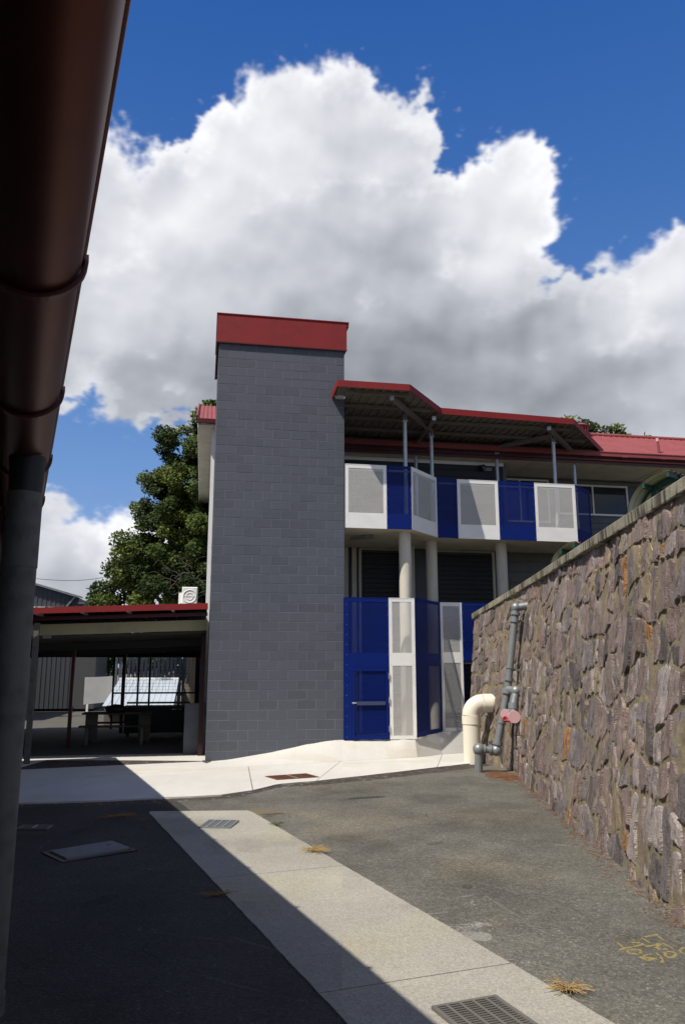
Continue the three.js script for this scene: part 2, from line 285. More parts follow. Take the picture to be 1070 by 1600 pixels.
  const g = new THREE.BufferGeometry(); g.setAttribute('position', new THREE.Float32BufferAttribute(pos, 3)); g.setAttribute('uv', new THREE.Float32BufferAttribute(uv, 2)); g.computeVertexNormals();
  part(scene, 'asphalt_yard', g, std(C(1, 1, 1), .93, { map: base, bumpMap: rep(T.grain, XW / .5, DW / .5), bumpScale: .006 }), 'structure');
}
// pale concrete apron in front of the buildings
const brightConc = (() => { const f = tex(1024, 1024, (u, v) => { const x = u * 8, y = v * 8, b = fbm(x * .8, y * .8, 5, 11), s = fbm(x * 5, y * 1.2, 4, 12), g = vn(x * 120, y * 120, 13); let l = .64 * (.84 + .2 * b + .1 * (s - .5)) * (.93 + .14 * g); const st = sstep(.62, .8, fbm(x * .7 + 5, y * 1.8, 4, 14)); return [l * (1 - .03 * st), l * (.975 - .05 * st), l * (.92 - .1 * st)]; }); return std(C(1, 1, 1), .88, { map: rep(f, 1 / 8), ...bumpy(.001, 2) }); })();
const jointV = (u) => { const q = [[-9, -4.1], [-4.15, -2.15], [-1.95, -1.28], [.18, -.55], [1.5, -.22], [2.2, .33], [2.87, .58], [5, .62]]; for (let i = 0; i + 1 < q.length; i++) if (u <= q[i + 1][0]) return mix(q[i][1], q[i + 1][1], (u - q[i][0]) / (q[i + 1][0] - q[i][0])); return 1.7; };
const baseY = (u) => { const q = [[-9, -.19], [-2.9, -.185], [-2.37, -.15], [-1.5, -.02], [-.8, .12], [-.24, .2], [.03, .2], [.94, .2], [1.55, .235], [2.9, .29], [6, .4]]; for (let i = 0; i + 1 < q.length; i++) if (u <= q[i + 1][0]) return mix(q[i][1], q[i + 1][1], (u - q[i][0]) / (q[i + 1][0] - q[i][0])); return .4; };
{
  const apron = new THREE.Group(); apron.name = 'concrete_apron'; apron.userData.kind = 'structure'; scene.add(apron);
  const top = (x, z) => SL * z + .022;
  const jw = (u) => { const p = at(u, 0, jointV(u)); return [p[0], p[2]]; };
  const gap = .006;
  const fr = (x) => [x, -edgeAt(x)];
  const cuts = [[-9.5, -9.2], [-5.2, -4.9], [-1.32, -2.05], [-.42, -.2], [1.75, 2.2], [3.25, 3.35]];                      // x on the front edge, u on the joint
  for (let k = 0; k + 1 < cuts.length; k++) {
    const [xa, ua] = cuts[k], [xb, ub] = cuts[k + 1], p = [], n = 10;
    for (let i = 0; i <= n; i++) { const x = mix(xa + gap, xb - gap, i / n); p.push([x, -edgeAt(Math.max(-9, x)) + (hash(i, k, 9) - .5) * .025]); }
    for (let i = n; i >= 0; i--) p.push(jw(mix(ua + gap, ub - gap, i / n)));
    part(apron, 'slab', slabTop(p, top, .12), brightConc);
  }
  // the ramped slab that climbs from that joint up to the foot of the tower and the screens
  const us = []; for (let u = -7; u <= 4.01; u += .1) us.push(u);
  const vb = (u) => u < -2.84 ? 0 : u < 1.53 ? -.03 : u < 2.4 ? (u - 1.53) : .87;
  const pos = [], P = (u, t) => { const v0 = jointV(u) + .01, v1 = u < -2.84 ? 1.6 : 1.3, v = mix(v0, v1, t * t * .4 + t * .6), yj = top(0, at(u, 0, v0)[2]), w = at(u, 0, v); return [w[0], mix(yj, baseY(u) + (u < -2.9 ? .012 : 0), Math.min(1, (v - v0) / mix(vb(u) - v0, Math.min(.2, vb(u) - v0), sstep(.9, 1.7, u)))), w[2]]; };
  for (let i = 0; i + 1 < us.length; i++) for (let j = 0; j < 24; j++) { const a = P(us[i], j / 24), b = P(us[i + 1], j / 24), c = P(us[i + 1], (j + 1) / 24), d = P(us[i], (j + 1) / 24); pos.push(...a, ...b, ...c, ...a, ...c, ...d); }
  const g = new THREE.BufferGeometry(); g.setAttribute('position', new THREE.Float32BufferAttribute(pos, 3)); g.computeVertexNormals();
  part(apron, 'ramp', metric(g), brightConc);
  // floor under the carport
  const fl = []; for (const [u, v] of [[-16, 1.62], [-2.86, 1.62], [-2.86, 9.5], [-16, 9.5]]) { const w = at(u, 0, v); fl.push([w[0], w[2]]); }
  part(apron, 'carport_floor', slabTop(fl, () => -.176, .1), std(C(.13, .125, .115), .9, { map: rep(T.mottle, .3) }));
  const f2 = []; for (const [u, v] of [[-16, -4], [-7.0, -3.3], [-7.0, 1.6], [-16, 1.6]]) { const w = at(u, 0, v); f2.push([w[0], w[2]]); }
  part(apron, 'slab', slabTop(f2, () => -.165, .05), brightConc);
}
// footpath of washed concrete running beside the left building
const LD = [-Math.sin(21.8 * R), -Math.cos(21.8 * R)], LN = [Math.cos(21.8 * R), -Math.sin(21.8 * R)];
const onPath = (s, w) => [.016 + LD[0] * s + LN[0] * w, -4.23 + LD[1] * s + LN[1] * w];       // s ahead along its left edge, w across it
{
  const path = new THREE.Group(); path.name = 'concrete_footpath'; path.userData.kind = 'structure'; scene.add(path);
  const t = tex(1024, 2048, (u, v, i, j) => {
    const x = u * 4, y = v * 8, b = fbm(x * .9, y * .9, 5, 23), g1 = vn(x * 130, y * 130, 24), g2 = vn(x * 60, y * 60, 25), h = hash(i, j, 2);
    let l = .345 * (.72 + .5 * b) * (.74 + .36 * g1 + .16 * g2); if (h > .988) l *= .5; if (h < .03) l *= 1.35; const s = sstep(.5, .72, fbm(x * 1.1, y * .7 + 9, 5, 27)), dk = sstep(.6, .75, fbm(x * 2.1 + 4, y * 1.6, 4, 29));
    l *= 1 - .14 * dk; return [l * 1.04, l * (.995 - .025 * s), l * (.855 - .12 * s)];
  });
  const m = std(C(1, 1, 1), .92, { map: rep(t, 1 / 4, 1 / 8), bumpMap: rep(T.grain, 2), bumpScale: .004 });
  const r = rng(5), w = 1.2, cut = [-3.6, .38, 3.0, 6.62];
  for (let k = 0; k + 1 < cut.length; k++) {
    const a = cut[k] + .005, b = cut[k + 1] - .005, n = 26, L = [], Q = [];
    for (let i = 0; i <= n; i++) { const s = mix(a, b, i / n), j = () => (r() - .5) * .007, e = k === 2 ? mix(a, 6.2, i / n) : s; L.push(onPath(s, j())); Q.push(onPath(e, w + j())); }
    if (k === 2) { L[n] = onPath(6.58, .03); Q[n] = onPath(6.2, w - .03); }
    part(path, 'slab', slabTop([...Q, ...L.reverse()], (x, z) => SL * z + .009, .07), m);
  }
}
const shared = {}; function gShare(k, f) { return shared[k] ??= f(); }
// ---------------------------------------------------------------- block tower
{
  const t = thing('block_tower', 'tall dark grey painted block lift tower with red metal cap', 'tower', ORG, A);
  const tones = [.97, .99, 1.0, 1.01, 1.03].map((k) => std(C(.083 * k, .091 * k, .116 * k), .62, { map: rep(T.mottle, .45), ...bumpy(.0016, 3) }));
  const W = 2.83, D = 2.3, top = 8.82, bot = -.5;
  part(t, 'core', bb(-W + .003, bot, -.0025, -.003, top, -D + .006), std(C(.18, .19, .215), .8, bumpy(.001, 3)));
  // a block: face, four chamfers, four sides; x from 0 to w, y from 0 to .19
  const chip = (w, v) => gShare('blk' + w.toFixed(3) + v, () => {
    const c = .003, d = .02, h = .19, r = rng(v * 31 + 7), j = () => (r() - .5) * .003;
    const F = [[c + j(), c + j(), 0], [w - c + j(), c + j(), 0], [w - c + j(), h - c + j(), 0], [c + j(), h - c + j(), 0]], B = [[0, 0, -c], [w, 0, -c], [w, h, -c], [0, h, -c]], K = B.map(([x, y]) => [x, y, -d]), pos = [];
    const q = (a, b, e, f) => pos.push(...a, ...b, ...e, ...a, ...e, ...f); q(...F); for (let i = 0; i < 4; i++) { const k = (i + 1) % 4; q(B[i], B[k], F[k], F[i]); q(K[i], K[k], B[k], B[i]); }
    const g = new THREE.BufferGeometry(); g.setAttribute('position', new THREE.Float32BufferAttribute(pos, 3)); g.computeVertexNormals(); return metric(g, 1, v * .37, v * .21);
  });
  const r = rng(12), all = [];
  for (let k = 0; k < 46; k++) {
    const y = top - .2 * (k + 1) + .005, odd = k % 2, xs = [0]; let x = odd ? -.2 : -.4; while (x > -W + .12) { xs.push(x); x -= .4; } if (-W - xs[xs.length - 1] > -.1) xs.pop(); xs.push(-W);
    for (let i = 0; i + 1 < xs.length; i++) all.push([xs[i + 1] + (xs[i + 1] === -W ? 0 : .005), xs[i] - (i ? .005 : 0), y, .0005 + r() * .002, Math.floor(r() * 3), Math.floor(r() * 5)]);
  }
  const shown = all.slice(0, 300), rest = all.slice(300);
  for (const [a, b, y, dz, v, m] of shown) part(t, 'block', chip(b - a, v), tones[m]).position.set(a, y, dz);
  const more = rest.map(([a, b, y, dz, v]) => chip(b - a, v).clone().translate(a, y, dz));
  for (let k = 0; k < 46; k++) for (let i = 0; i < 6; i++) { const g = chip(.39, i % 3).clone(); g.rotateY(-Math.PI / 2).translate(-W - .001, top - .2 * (k + 1) + .005, -(.4 * i) - .392 - (k % 2 ? .2 : .01)); if (i < 5) more.push(g); }
  part(t, 'block_course', more, tones[2], 'stuff');
  // cap: folded red sheet with a drip edge
  const cap = part(t, 'cap', [bb(-W - .05, 8.79, .05, .05, 9.45, .04), bb(-W - .05, 8.79, .04, -W - .04, 9.4495, -D - .05), bb(.04, 8.79, .04, .05, 9.4495, -D - .05), bb(-W - .04, 8.79, -D - .04, .04, 9.449, -D - .05), bb(-W - .04, 9.43, .04, .04, 9.448, -D - .04)], M.red);
  part(cap, 'capping_edge', [bb(-W - .066, 9.4505, .066, .1, 9.47, .02), bb(-W - .066, 9.4505, .02, -W - .03, 9.4695, -D - .06), bb(.03, 9.4505, .02, .1, 9.4695, -D - .06), bb(.066, 9.36, .05, .098, 9.45, -.2)], M.red);
  part(cap, 'drip_edge', [bb(-W - .06, 8.765, .06, .056, 8.789, .034), bb(-W - .06, 8.765, .034, -W - .03, 8.7888, -D)], M.darkRed);
}
// ---------------------------------------------------------------- stone retaining wall
{
  const t = thing('retaining_wall', 'rough purple-brown stone retaining wall with weathered concrete coping', 'wall');
  const bend = 14.7, end = 17.5, start = 3.2;
  const bx = (d) => d < bend ? 2.346 + (d - 5.855) * .0787 : mix(3.042, 2.64, (d - bend) / (end - bend));
  const tx = (d) => d < bend ? bx(d) + .42 : mix(3.462, 2.94, (d - bend) / (end - bend));
  const ty = (d) => d < bend ? mix(3.0, 3.13, (d - 3.2) / 11.5) : mix(3.13, 2.73, (d - bend) / (end - bend));   // underside of the coping
  const wob = (d, h) => (fbm(d * .8, h * .9, 3, 5) - .5) * .12;
  const pt = (d, h, o = 0) => { const y0 = gy(-d) - .12, k = h / 3.3, y = mix(y0, ty(d), k); const sgn = d < bend ? -.0787 : .15; return [mix(bx(d), tx(d), k) - o * .992 + wob(d, h), y + o * .1, -d + o * sgn]; };
  // mortar bed
  { const pos = [], uv = [], nd = 150, nh = 40; const q = (i, j) => { const d = mix(start, end, i / nd), h = 3.3 * j / nh; return [pt(d, h, .021 + (fbm(d * 9, h * 9, 3, 2) - .5) * .026), [d, h]]; };
    for (let i = 0; i < nd; i++) for (let j = 0; j < nh; j++) { const a = q(i, j), b = q(i + 1, j), c = q(i + 1, j + 1), e = q(i, j + 1); for (const [p, w] of [a, b, c, a, c, e]) { pos.push(...p); uv.push(...w); } }
    const g = new THREE.BufferGeometry(); g.setAttribute('position', new THREE.Float32BufferAttribute(pos, 3)); g.setAttribute('uv', new THREE.Float32BufferAttribute(uv, 2)); g.computeVertexNormals();
    const f = seamless((u, v) => fbm(u * 9, v * 9, 5, 6)), f2 = seamless((u, v) => fbm(u * 70, v * 70, 2, 8));
    part(t, 'mortar', g, std(C(1, 1, 1), .97, { map: rep(tex(512, 512, (u, v) => { const a = f(u, v), b = f2(u, v), l = (.5 + .8 * a) * (.7 + .6 * b); return [.27 * l, .222 * l, .14 * l]; }), .8), bumpMap: rep(T.grain, 3), bumpScale: .012 })); }
  { // solid body behind the face, and the retained earth
    const f = []; for (const d of [start, 6, 9, 12, bend, end]) f.push([tx(d) + .02, -d]); const back = f.slice().reverse().map(([x, z]) => [x + .5, z]);
    part(t, 'backing', slabTop([...back, ...f], (x, z) => ty(-z) - .004, 3.2), M.concrete);
    part(t, 'end_face', metric((() => { const g = new THREE.BufferGeometry(), a = pt(end, 0, -.01), b = pt(end, 3.3, -.01); g.setAttribute('position', new THREE.Float32BufferAttribute([...a, a[0] + .7, a[1], a[2], b[0] + .5, b[1], b[2], ...a, b[0] + .5, b[1], b[2], ...b], 3)); g.computeVertexNormals(); return g; })()), M.concrete);
  }
  // stones: cells of a stretched Voronoi pattern, each a rough split block
  const r = rng(2024);
  const cells = [], lines = [[-.1, 0]]; { let y = -.1; while (y < 3.35) { y += .27 + r() * .2; lines.push([y, lines.length]); } }
  const course = (k, d) => lines[k][0] + ((fbm(d * .9 + k * 7.3, k * 3.1, 3, 61) - .5) * .4 + (vn(d * 3.4 + k * 5.1, k * 9.7, 63) - .5) * .26) * (k ? 1 : 0);
  const stoneAt = (a, b, y0, y1, lean) => {                               // an upright stone with knocked-off corners
    const w = b - a, h = y1(a) - y0(a), c = () => Math.min(w, h) * (.04 + .3 * r() * r()), P = [], j = () => (r() - .5) * .03;
    const bl = c(), br = c(), tr = c(), tl = c(), ya = y0(a), yb = y0(b), yc = y1(b), yd = y1(a);
    P.push([a + bl, ya + j() * .4], [mix(a, b, .5), (ya + yb) / 2 + r() * .02], [b - br, yb + j() * .4], [b, yb + br * 1.3], [b + lean + j() * .6, mix(yb, yc, .55)], [b + lean, yc - tr * 1.4], [b + lean - tr, yc], [mix(a, b, .5) + lean, (yc + yd) / 2 + j()], [a + lean + tl, yd], [a + lean, yd - tl * 1.4], [a + lean + j() * .6, mix(ya, yd, .5)], [a, ya + bl * 1.3]);
    cells.push({ s: [(a + b) / 2, (ya + yc) / 2], poly: P.map(([x, y]) => [Math.min(end + .01, Math.max(start, x)), Math.min(3.3, Math.max(-.05, y))]) });
  };
  for (let k = 0; k + 1 < lines.length; k++) for (let d = start - r() * .2, l0 = 0; d < end - .03;) {
    const w = .11 + .2 * Math.pow(r(), 1.3), b = Math.min(end, d + w), l1 = (r() - .5) * .05, dn = r() * .014, up = r() * .02;
    const y0 = (x) => course(k, x) + dn, y1 = (x) => course(k + 1, x) - up, hgt = y1(d) - y0(d);
    if (hgt > .1 && y0(d) < 3.25) { if (hgt > .3 && r() < .2) { const m = .35 + r() * .3; stoneAt(d, b, y0, (x) => mix(y0(x), y1(x), m - .02), 0); stoneAt(d, b, (x) => mix(y0(x), y1(x), m + .02), y1, 0); } else stoneAt(d, b, y0, y1, l1 * .4); }
    d = b + .004 + r() * .012; l0 = l1;
  }
  // colour and streaks of the stone
  const fS = seamless((u, v) => fbm(u * 26, v * 5, 5, 41)), fB = seamless((u, v) => fbm(u * 8, v * 7, 5, 42)), fF = seamless((u, v) => vn(u * 120, v * 120, 43));
  const stoneMap = tex(512, 512, (u, v) => { const a = fS(u, v), b = fB(u, v), c = fF(u, v), l = Math.max(.22, -.3 + 1.45 * a + 1.1 * b) * (.62 + .76 * c), w = sstep(.62, .8, b * .6 + a * .45); return [l * mix(1, .98, w), l * mix(.97, 1.0, w), l * mix(.95, 1.0, w)].map((q) => q * (1 + .2 * w)); });
  const stoneBump = tex(512, 512, (u, v) => .4 * Math.abs(2 * fS(u, v) - 1) + .25 * fB(u, v) + .45 * fF(u, v), false);
  const stone = std(C(1, 1, 1), .88, { vertexColors: true, map: rep(stoneMap, 1.7), bumpMap: rep(stoneBump, 2.6), bumpScale: .03 });
  const geos = [], rough = (x, y, k) => (fbm(x * 17 + k, y * 9, 2, 17) - .5) * .026 + (fbm(x * 7 + k * .7, y * 4, 2, 27) - .5) * .035;
  for (const { s, poly } of cells) {
    let cx = 0, cy = 0; for (const p of poly) { cx += p[0]; cy += p[1]; } cx /= poly.length; cy /= poly.length;
    let ar = 0; for (let i = 0; i < poly.length; i++) { const a = poly[i], b = poly[(i + 1) % poly.length]; ar += a[0] * b[1] - b[0] * a[1]; } ar = Math.abs(ar) / 2; if (ar < .006) continue;
    const n = s[0] < 11 ? 30 : 18, per = poly.map((p, i) => Math.hypot(poly[(i + 1) % poly.length][0] - p[0], poly[(i + 1) % poly.length][1] - p[1])), tot = per.reduce((a, b) => a + b, 0), ring = [];
    for (let i = 0; i < n; i++) { let q = tot * i / n, k = 0; while (q > per[k] && k < per.length - 1) q -= per[k++]; const a = poly[k], b = poly[(k + 1) % poly.length], f = per[k] ? q / per[k] : 0; ring.push([mix(a[0], b[0], f), mix(a[1], b[1], f)]); }
    const gapW = .003 + .006 * r(), seed = Math.floor(r() * 999), prot = .024 + r() * .022, tiltX = (r() - .5) * .13, tiltY = (r() - .5) * .08;
    const shrink = ([x, y], g) => { const dx = x - cx, dy = y - cy, L = Math.hypot(dx, dy) || 1, k = Math.max(.3, 1 - g / L); return [cx + dx * k, cy + dy * k]; };
    const jag = ring.map(([x, y], i) => { const e = Math.max(-.002, (fbm(x * 17 + seed, y * 13, 3, 7) - .45) * .06); return shrink([x, y], gapW + e); });
    const levels = [[0, -.05], [.002, .5], [.009, .95], [.035, 1.0], [.07, 1.0]];
    const rows = levels.map(([g, o]) => jag.map((p) => { const [x, y] = shrink(p, g); const z = rough(x, y, seed); return [x, y, o < 0 ? -.05 : o * prot + (o > .5 ? z + (x - cx) * tiltX + (y - cy) * tiltY : z * .4)]; }));
    const mid = jag.map((p) => { const x = mix(cx, p[0], .4), y = mix(cy, p[1], .4); return [x, y, prot + rough(x, y, seed) + (x - cx) * tiltX + (y - cy) * tiltY + .006 * (r() - .5)]; }); rows.push(mid);
    const kind = r(); let base;
    if (kind < .022) base = [.34, .16, .06]; else if (kind < .045) base = [.31, .245, .165]; else if (kind < .17) base = [.118, .102, .102]; else if (kind < .27) base = [.33, .285, .275]; else if (kind < .46) base = [.252, .19, .172]; else if (kind < .62) base = [.205, .18, .182]; else base = [.232, .182, .168];
    const kk = 1.06 + r() * .45; base = base.map((b) => b * kk);
    const pos = [], col = [], uv = [], P = (p) => { const w = pt(p[0], p[1], p[2]); pos.push(...w); uv.push(p[0] + seed * .13, p[1] + seed * .07); const k = .8 + .45 * fbm(p[0] * 22 + seed, p[1] * 4, 3, 19), o = kind < .022 ? sstep(.42, .58, fbm(p[0] * 26 + seed, p[1] * 5 + 3, 3, 29)) : 0; col.push(mix(base[0], .3, o) * k, mix(base[1], .24, o) * k, mix(base[2], .17, o) * k); };
    for (let l = 0; l + 1 < rows.length; l++) for (let i = 0; i < n; i++) { const k = (i + 1) % n; for (const p of [rows[l][i], rows[l][k], rows[l + 1][k], rows[l][i], rows[l + 1][k], rows[l + 1][i]]) P(p); }
    const top = [cx, cy, prot + rough(cx, cy, seed)]; for (let i = 0; i < n; i++) for (const p of [mid[i], mid[(i + 1) % n], top]) P(p);
    let g = new THREE.BufferGeometry(); g.setAttribute('position', new THREE.Float32BufferAttribute(pos, 3)); g.setAttribute('color', new THREE.Float32BufferAttribute(col, 3)); g.setAttribute('uv', new THREE.Float32BufferAttribute(uv, 2)); g = toCreasedNormals(g, .38);
    geos.push([s[0] < 5.3 ? 99 - ar : s[0] - ar * 8, g]);
  }
  geos.sort((a, b) => a[0] - b[0]);
  for (const [, g] of geos.slice(0, 300)) part(t, 'stone', g, stone);
  part(t, 'far_stones', mergeGeometries(geos.slice(300).map((q) => q[1])), stone, 'stuff');
  // coping: cast lengths with a dark, streaked face
  const fc = seamless((u, v) => fbm(u * 34, v * 3, 5, 51)), fd = seamless((u, v) => fbm(u * 9, v * 9, 5, 52));
  const copM = std(C(1, 1, 1), .93, { map: rep(tex(512, 512, (u, v) => { const s = sstep(.42, .66, fc(u, v) * .75 + fd(u, v) * .3), l = .8 + .5 * fd(u, v); return [mix(.3, .06, s) * l, mix(.275, .052, s) * l, mix(.2, .036, s) * l]; }), .5, .5), ...bumpy(.004, 2) });
  for (let d = start; d < end - .05; d += 1.2) {
    const e = Math.min(end + .06, d + 1.195); if (d < bend && e > bend) { /* this length turns the corner */ }
    const S = (q) => { const k = Math.min(end, q); return [tx(k) - .07, -q, tx(k) + .5, ty(k) + .001]; }, pos = [], uv = [], n = 4, h = .125, R0 = [];
    for (let i = 0; i <= n; i++) { const q = mix(d, e, i / n), [x0, z, x1, y] = S(q), j = (hash(i, Math.round(d * 10), 3) - .5) * .008; R0.push([[x0, y, z], [x0 - .004 + j, y + .012, z], [x0 - .004 - j, y + h - .016, z], [x0 + .014, y + h, z], [x1, y + h, z], [x1, y, z]]); }
    const Q = (a, b, c, f, U) => { [a, b, c, a, c, f].forEach((p, k) => { pos.push(...p); uv.push(...U[[0, 1, 2, 0, 2, 3][k]]); }); };
    for (let i = 0; i < n; i++) for (let k = 0; k < 6; k++) { const m = (k + 1) % 6, a = mix(d, e, i / n), b = mix(d, e, (i + 1) / n), v0 = k * .1, v1 = k * .1 + .1; Q(R0[i][k], R0[i + 1][k], R0[i + 1][m], R0[i][m], [[a, v0], [b, v0], [b, v1], [a, v1]]); }
    for (const c of [R0[0], R0[n]]) for (let k = 1; k < 5; k++) { pos.push(...c[0], ...c[k], ...c[k + 1]); uv.push(0, 0, .1, 0, .1, .1); }
    const g = new THREE.BufferGeometry(); g.setAttribute('position', new THREE.Float32BufferAttribute(pos, 3)); g.setAttribute('uv', new THREE.Float32BufferAttribute(uv, 2)); g.computeVertexNormals();
    part(t, 'coping_stone', g, copM);
  }
  const earth = []; for (const d of [2, 6, 9, 12, bend, end]) earth.push([tx(d) + .5, -d]);
  part(scene, 'terrace', slabTop([[30, -2], ...earth, [9, -end], [30, -24]].reverse(), () => 2.82, 2.6), std(C(.07, .08, .03), .95, { map: rep(T.mottle, .4), ...bumpy(.01, 2) }), 'structure');
}
// ---------------------------------------------------------------- balcony, its canopy and the screens below, in the tower's frame
const z_ = (v) => -v;
function panelQuad(p0, p1, y0, y1, off = 0) { // frame at p0 [u, v] facing the front: returns a group at p0, x along the panel
  return { turn: Math.atan2(-(z_(p1[1]) - z_(p0[1])), p1[0] - p0[0]), w: Math.hypot(p1[0] - p0[0], p1[1] - p0[1]) };
}
function screen(parent, name, kind, p0, p1, y0, y1, openings, label) {
  // a flat sheet screen from p0 to p1 (u, v); openings: [x0, x1, y0, y1] that are perforated, the rest solid
  const { turn, w } = panelQuad(p0, p1), solid = kind === 'white' ? M.white : M.blue, pm = kind === 'white' ? M.whitePerf : M.bluePerf;
  const g = []; let xs = [0, w], ys = [y0, y1]; for (const o of openings) { xs.push(o[0], o[1]); ys.push(o[2], o[3]); }
  xs = [...new Set(xs.map((q) => +q.toFixed(4)))].sort((a, b) => a - b); ys = [...new Set(ys.map((q) => +q.toFixed(4)))].sort((a, b) => a - b);
  for (let i = 0; i + 1 < xs.length; i++) for (let j = 0; j + 1 < ys.length; j++) { const mx = (xs[i] + xs[i + 1]) / 2, my = (ys[j] + ys[j + 1]) / 2; if (!openings.some((o) => mx > o[0] && mx < o[1] && my > o[2] && my < o[3])) g.push(bb(xs[i], ys[j], 0, xs[i + 1], ys[j + 1], -.012)); }
  const fr = part(parent, name, merge(g), solid); fr.position.set(p0[0], 0, z_(p0[1])); fr.rotation.y = turn; if (label) fr.userData.label = label;
  for (const o of openings) part(fr, 'perforated_sheet', metric(new THREE.PlaneGeometry(o[1] - o[0], o[3] - o[2]).translate((o[0] + o[1]) / 2, (o[2] + o[3]) / 2, -.006)), pm);
  // rivets down both edges and a folded return
  const rv = []; for (let y = y0 + .06; y < y1; y += .21) for (const x of [.018, w - .018]) rv.push(new THREE.SphereGeometry(.006, 5, 4).translate(x, y, .001)); part(fr, 'rivets', rv, M.galv, 'stuff');
  part(fr, 'folded_edge', [bb(.001, y1 + .0005, .004, w - .001, y1 + .014, -.03), bb(0, y0, -.0125, .012, y1, -.04), bb(w - .012, y0, -.0125, w, y1, -.04)], solid);
  return fr;
}
{
  const t = thing('balcony', 'upper balcony with white and blue perforated metal screens on round columns', 'balcony', ORG, A);
  const y0 = 4.68, y1 = 6.11, b = .34, f = .075, P = [[.02, 0], [.96, 0], [1.53, 0], [2.40, .92], [2.92, .97], [3.96, .98], [4.9, 1.0], [5.98, 1.02], [6.68, 1.62]];
  const wh = (w) => [[f, w - f, y0 + b, y1 - f]], bl = (w) => [[.03, w - .03, y0 + b, y1 - .05]], len = (i) => Math.hypot(P[i + 1][0] - P[i][0], P[i + 1][1] - P[i][1]);
  ['white', 'blue', 'white', 'blue', 'white', 'blue', 'white', 'blue'].forEach((k, i) => screen(t, 'screen_panel', k, P[i].map((q, n) => q + (n ? 0 : .003)), P[i + 1].map((q, n) => q - (n ? 0 : .003)), y0, y1, k === 'white' ? wh(len(i) - .006) : bl(len(i) - .006), k + ' perforated balcony panel'));
  const poly = [[.02, .05], [1.51, .05], [2.38, .97], [5.97, 1.06], [6.6, 1.62], [6.6, 2.78], [.02, 2.78]].map(([u, v]) => [u, z_(v)]);
  part(t, 'floor_slab', slabTop([...poly].reverse(), () => 4.99, .27), M.cream);
  part(t, 'soffit', slabTop([...poly.map(([u, z]) => [u, z - .012])].reverse(), () => 4.7145, .03), M.cream);
  for (const [u, v] of [[1.46, .4], [2.42, 1.55], [4.22, 1.6], [2.06, 2.3]]) part(t, 'column', rod([u, -.1, z_(v)], [u, 4.69, z_(v)], .137, .137, 28), M.colConcrete);
  part(t, 'top_rail', [bar([.03, 6.02, -.06], [1.5, 6.02, -.06], .04, .04), bar([1.5, 6.02, -.06], [2.38, 6.02, -.98], .04, .04), bar([2.38, 6.02, -1.03], [5.96, 6.02, -1.08], .04, .04), bar([5.96, 6.02, -1.08], [6.6, 6.02, -1.66], .04, .04)], M.galv);
}
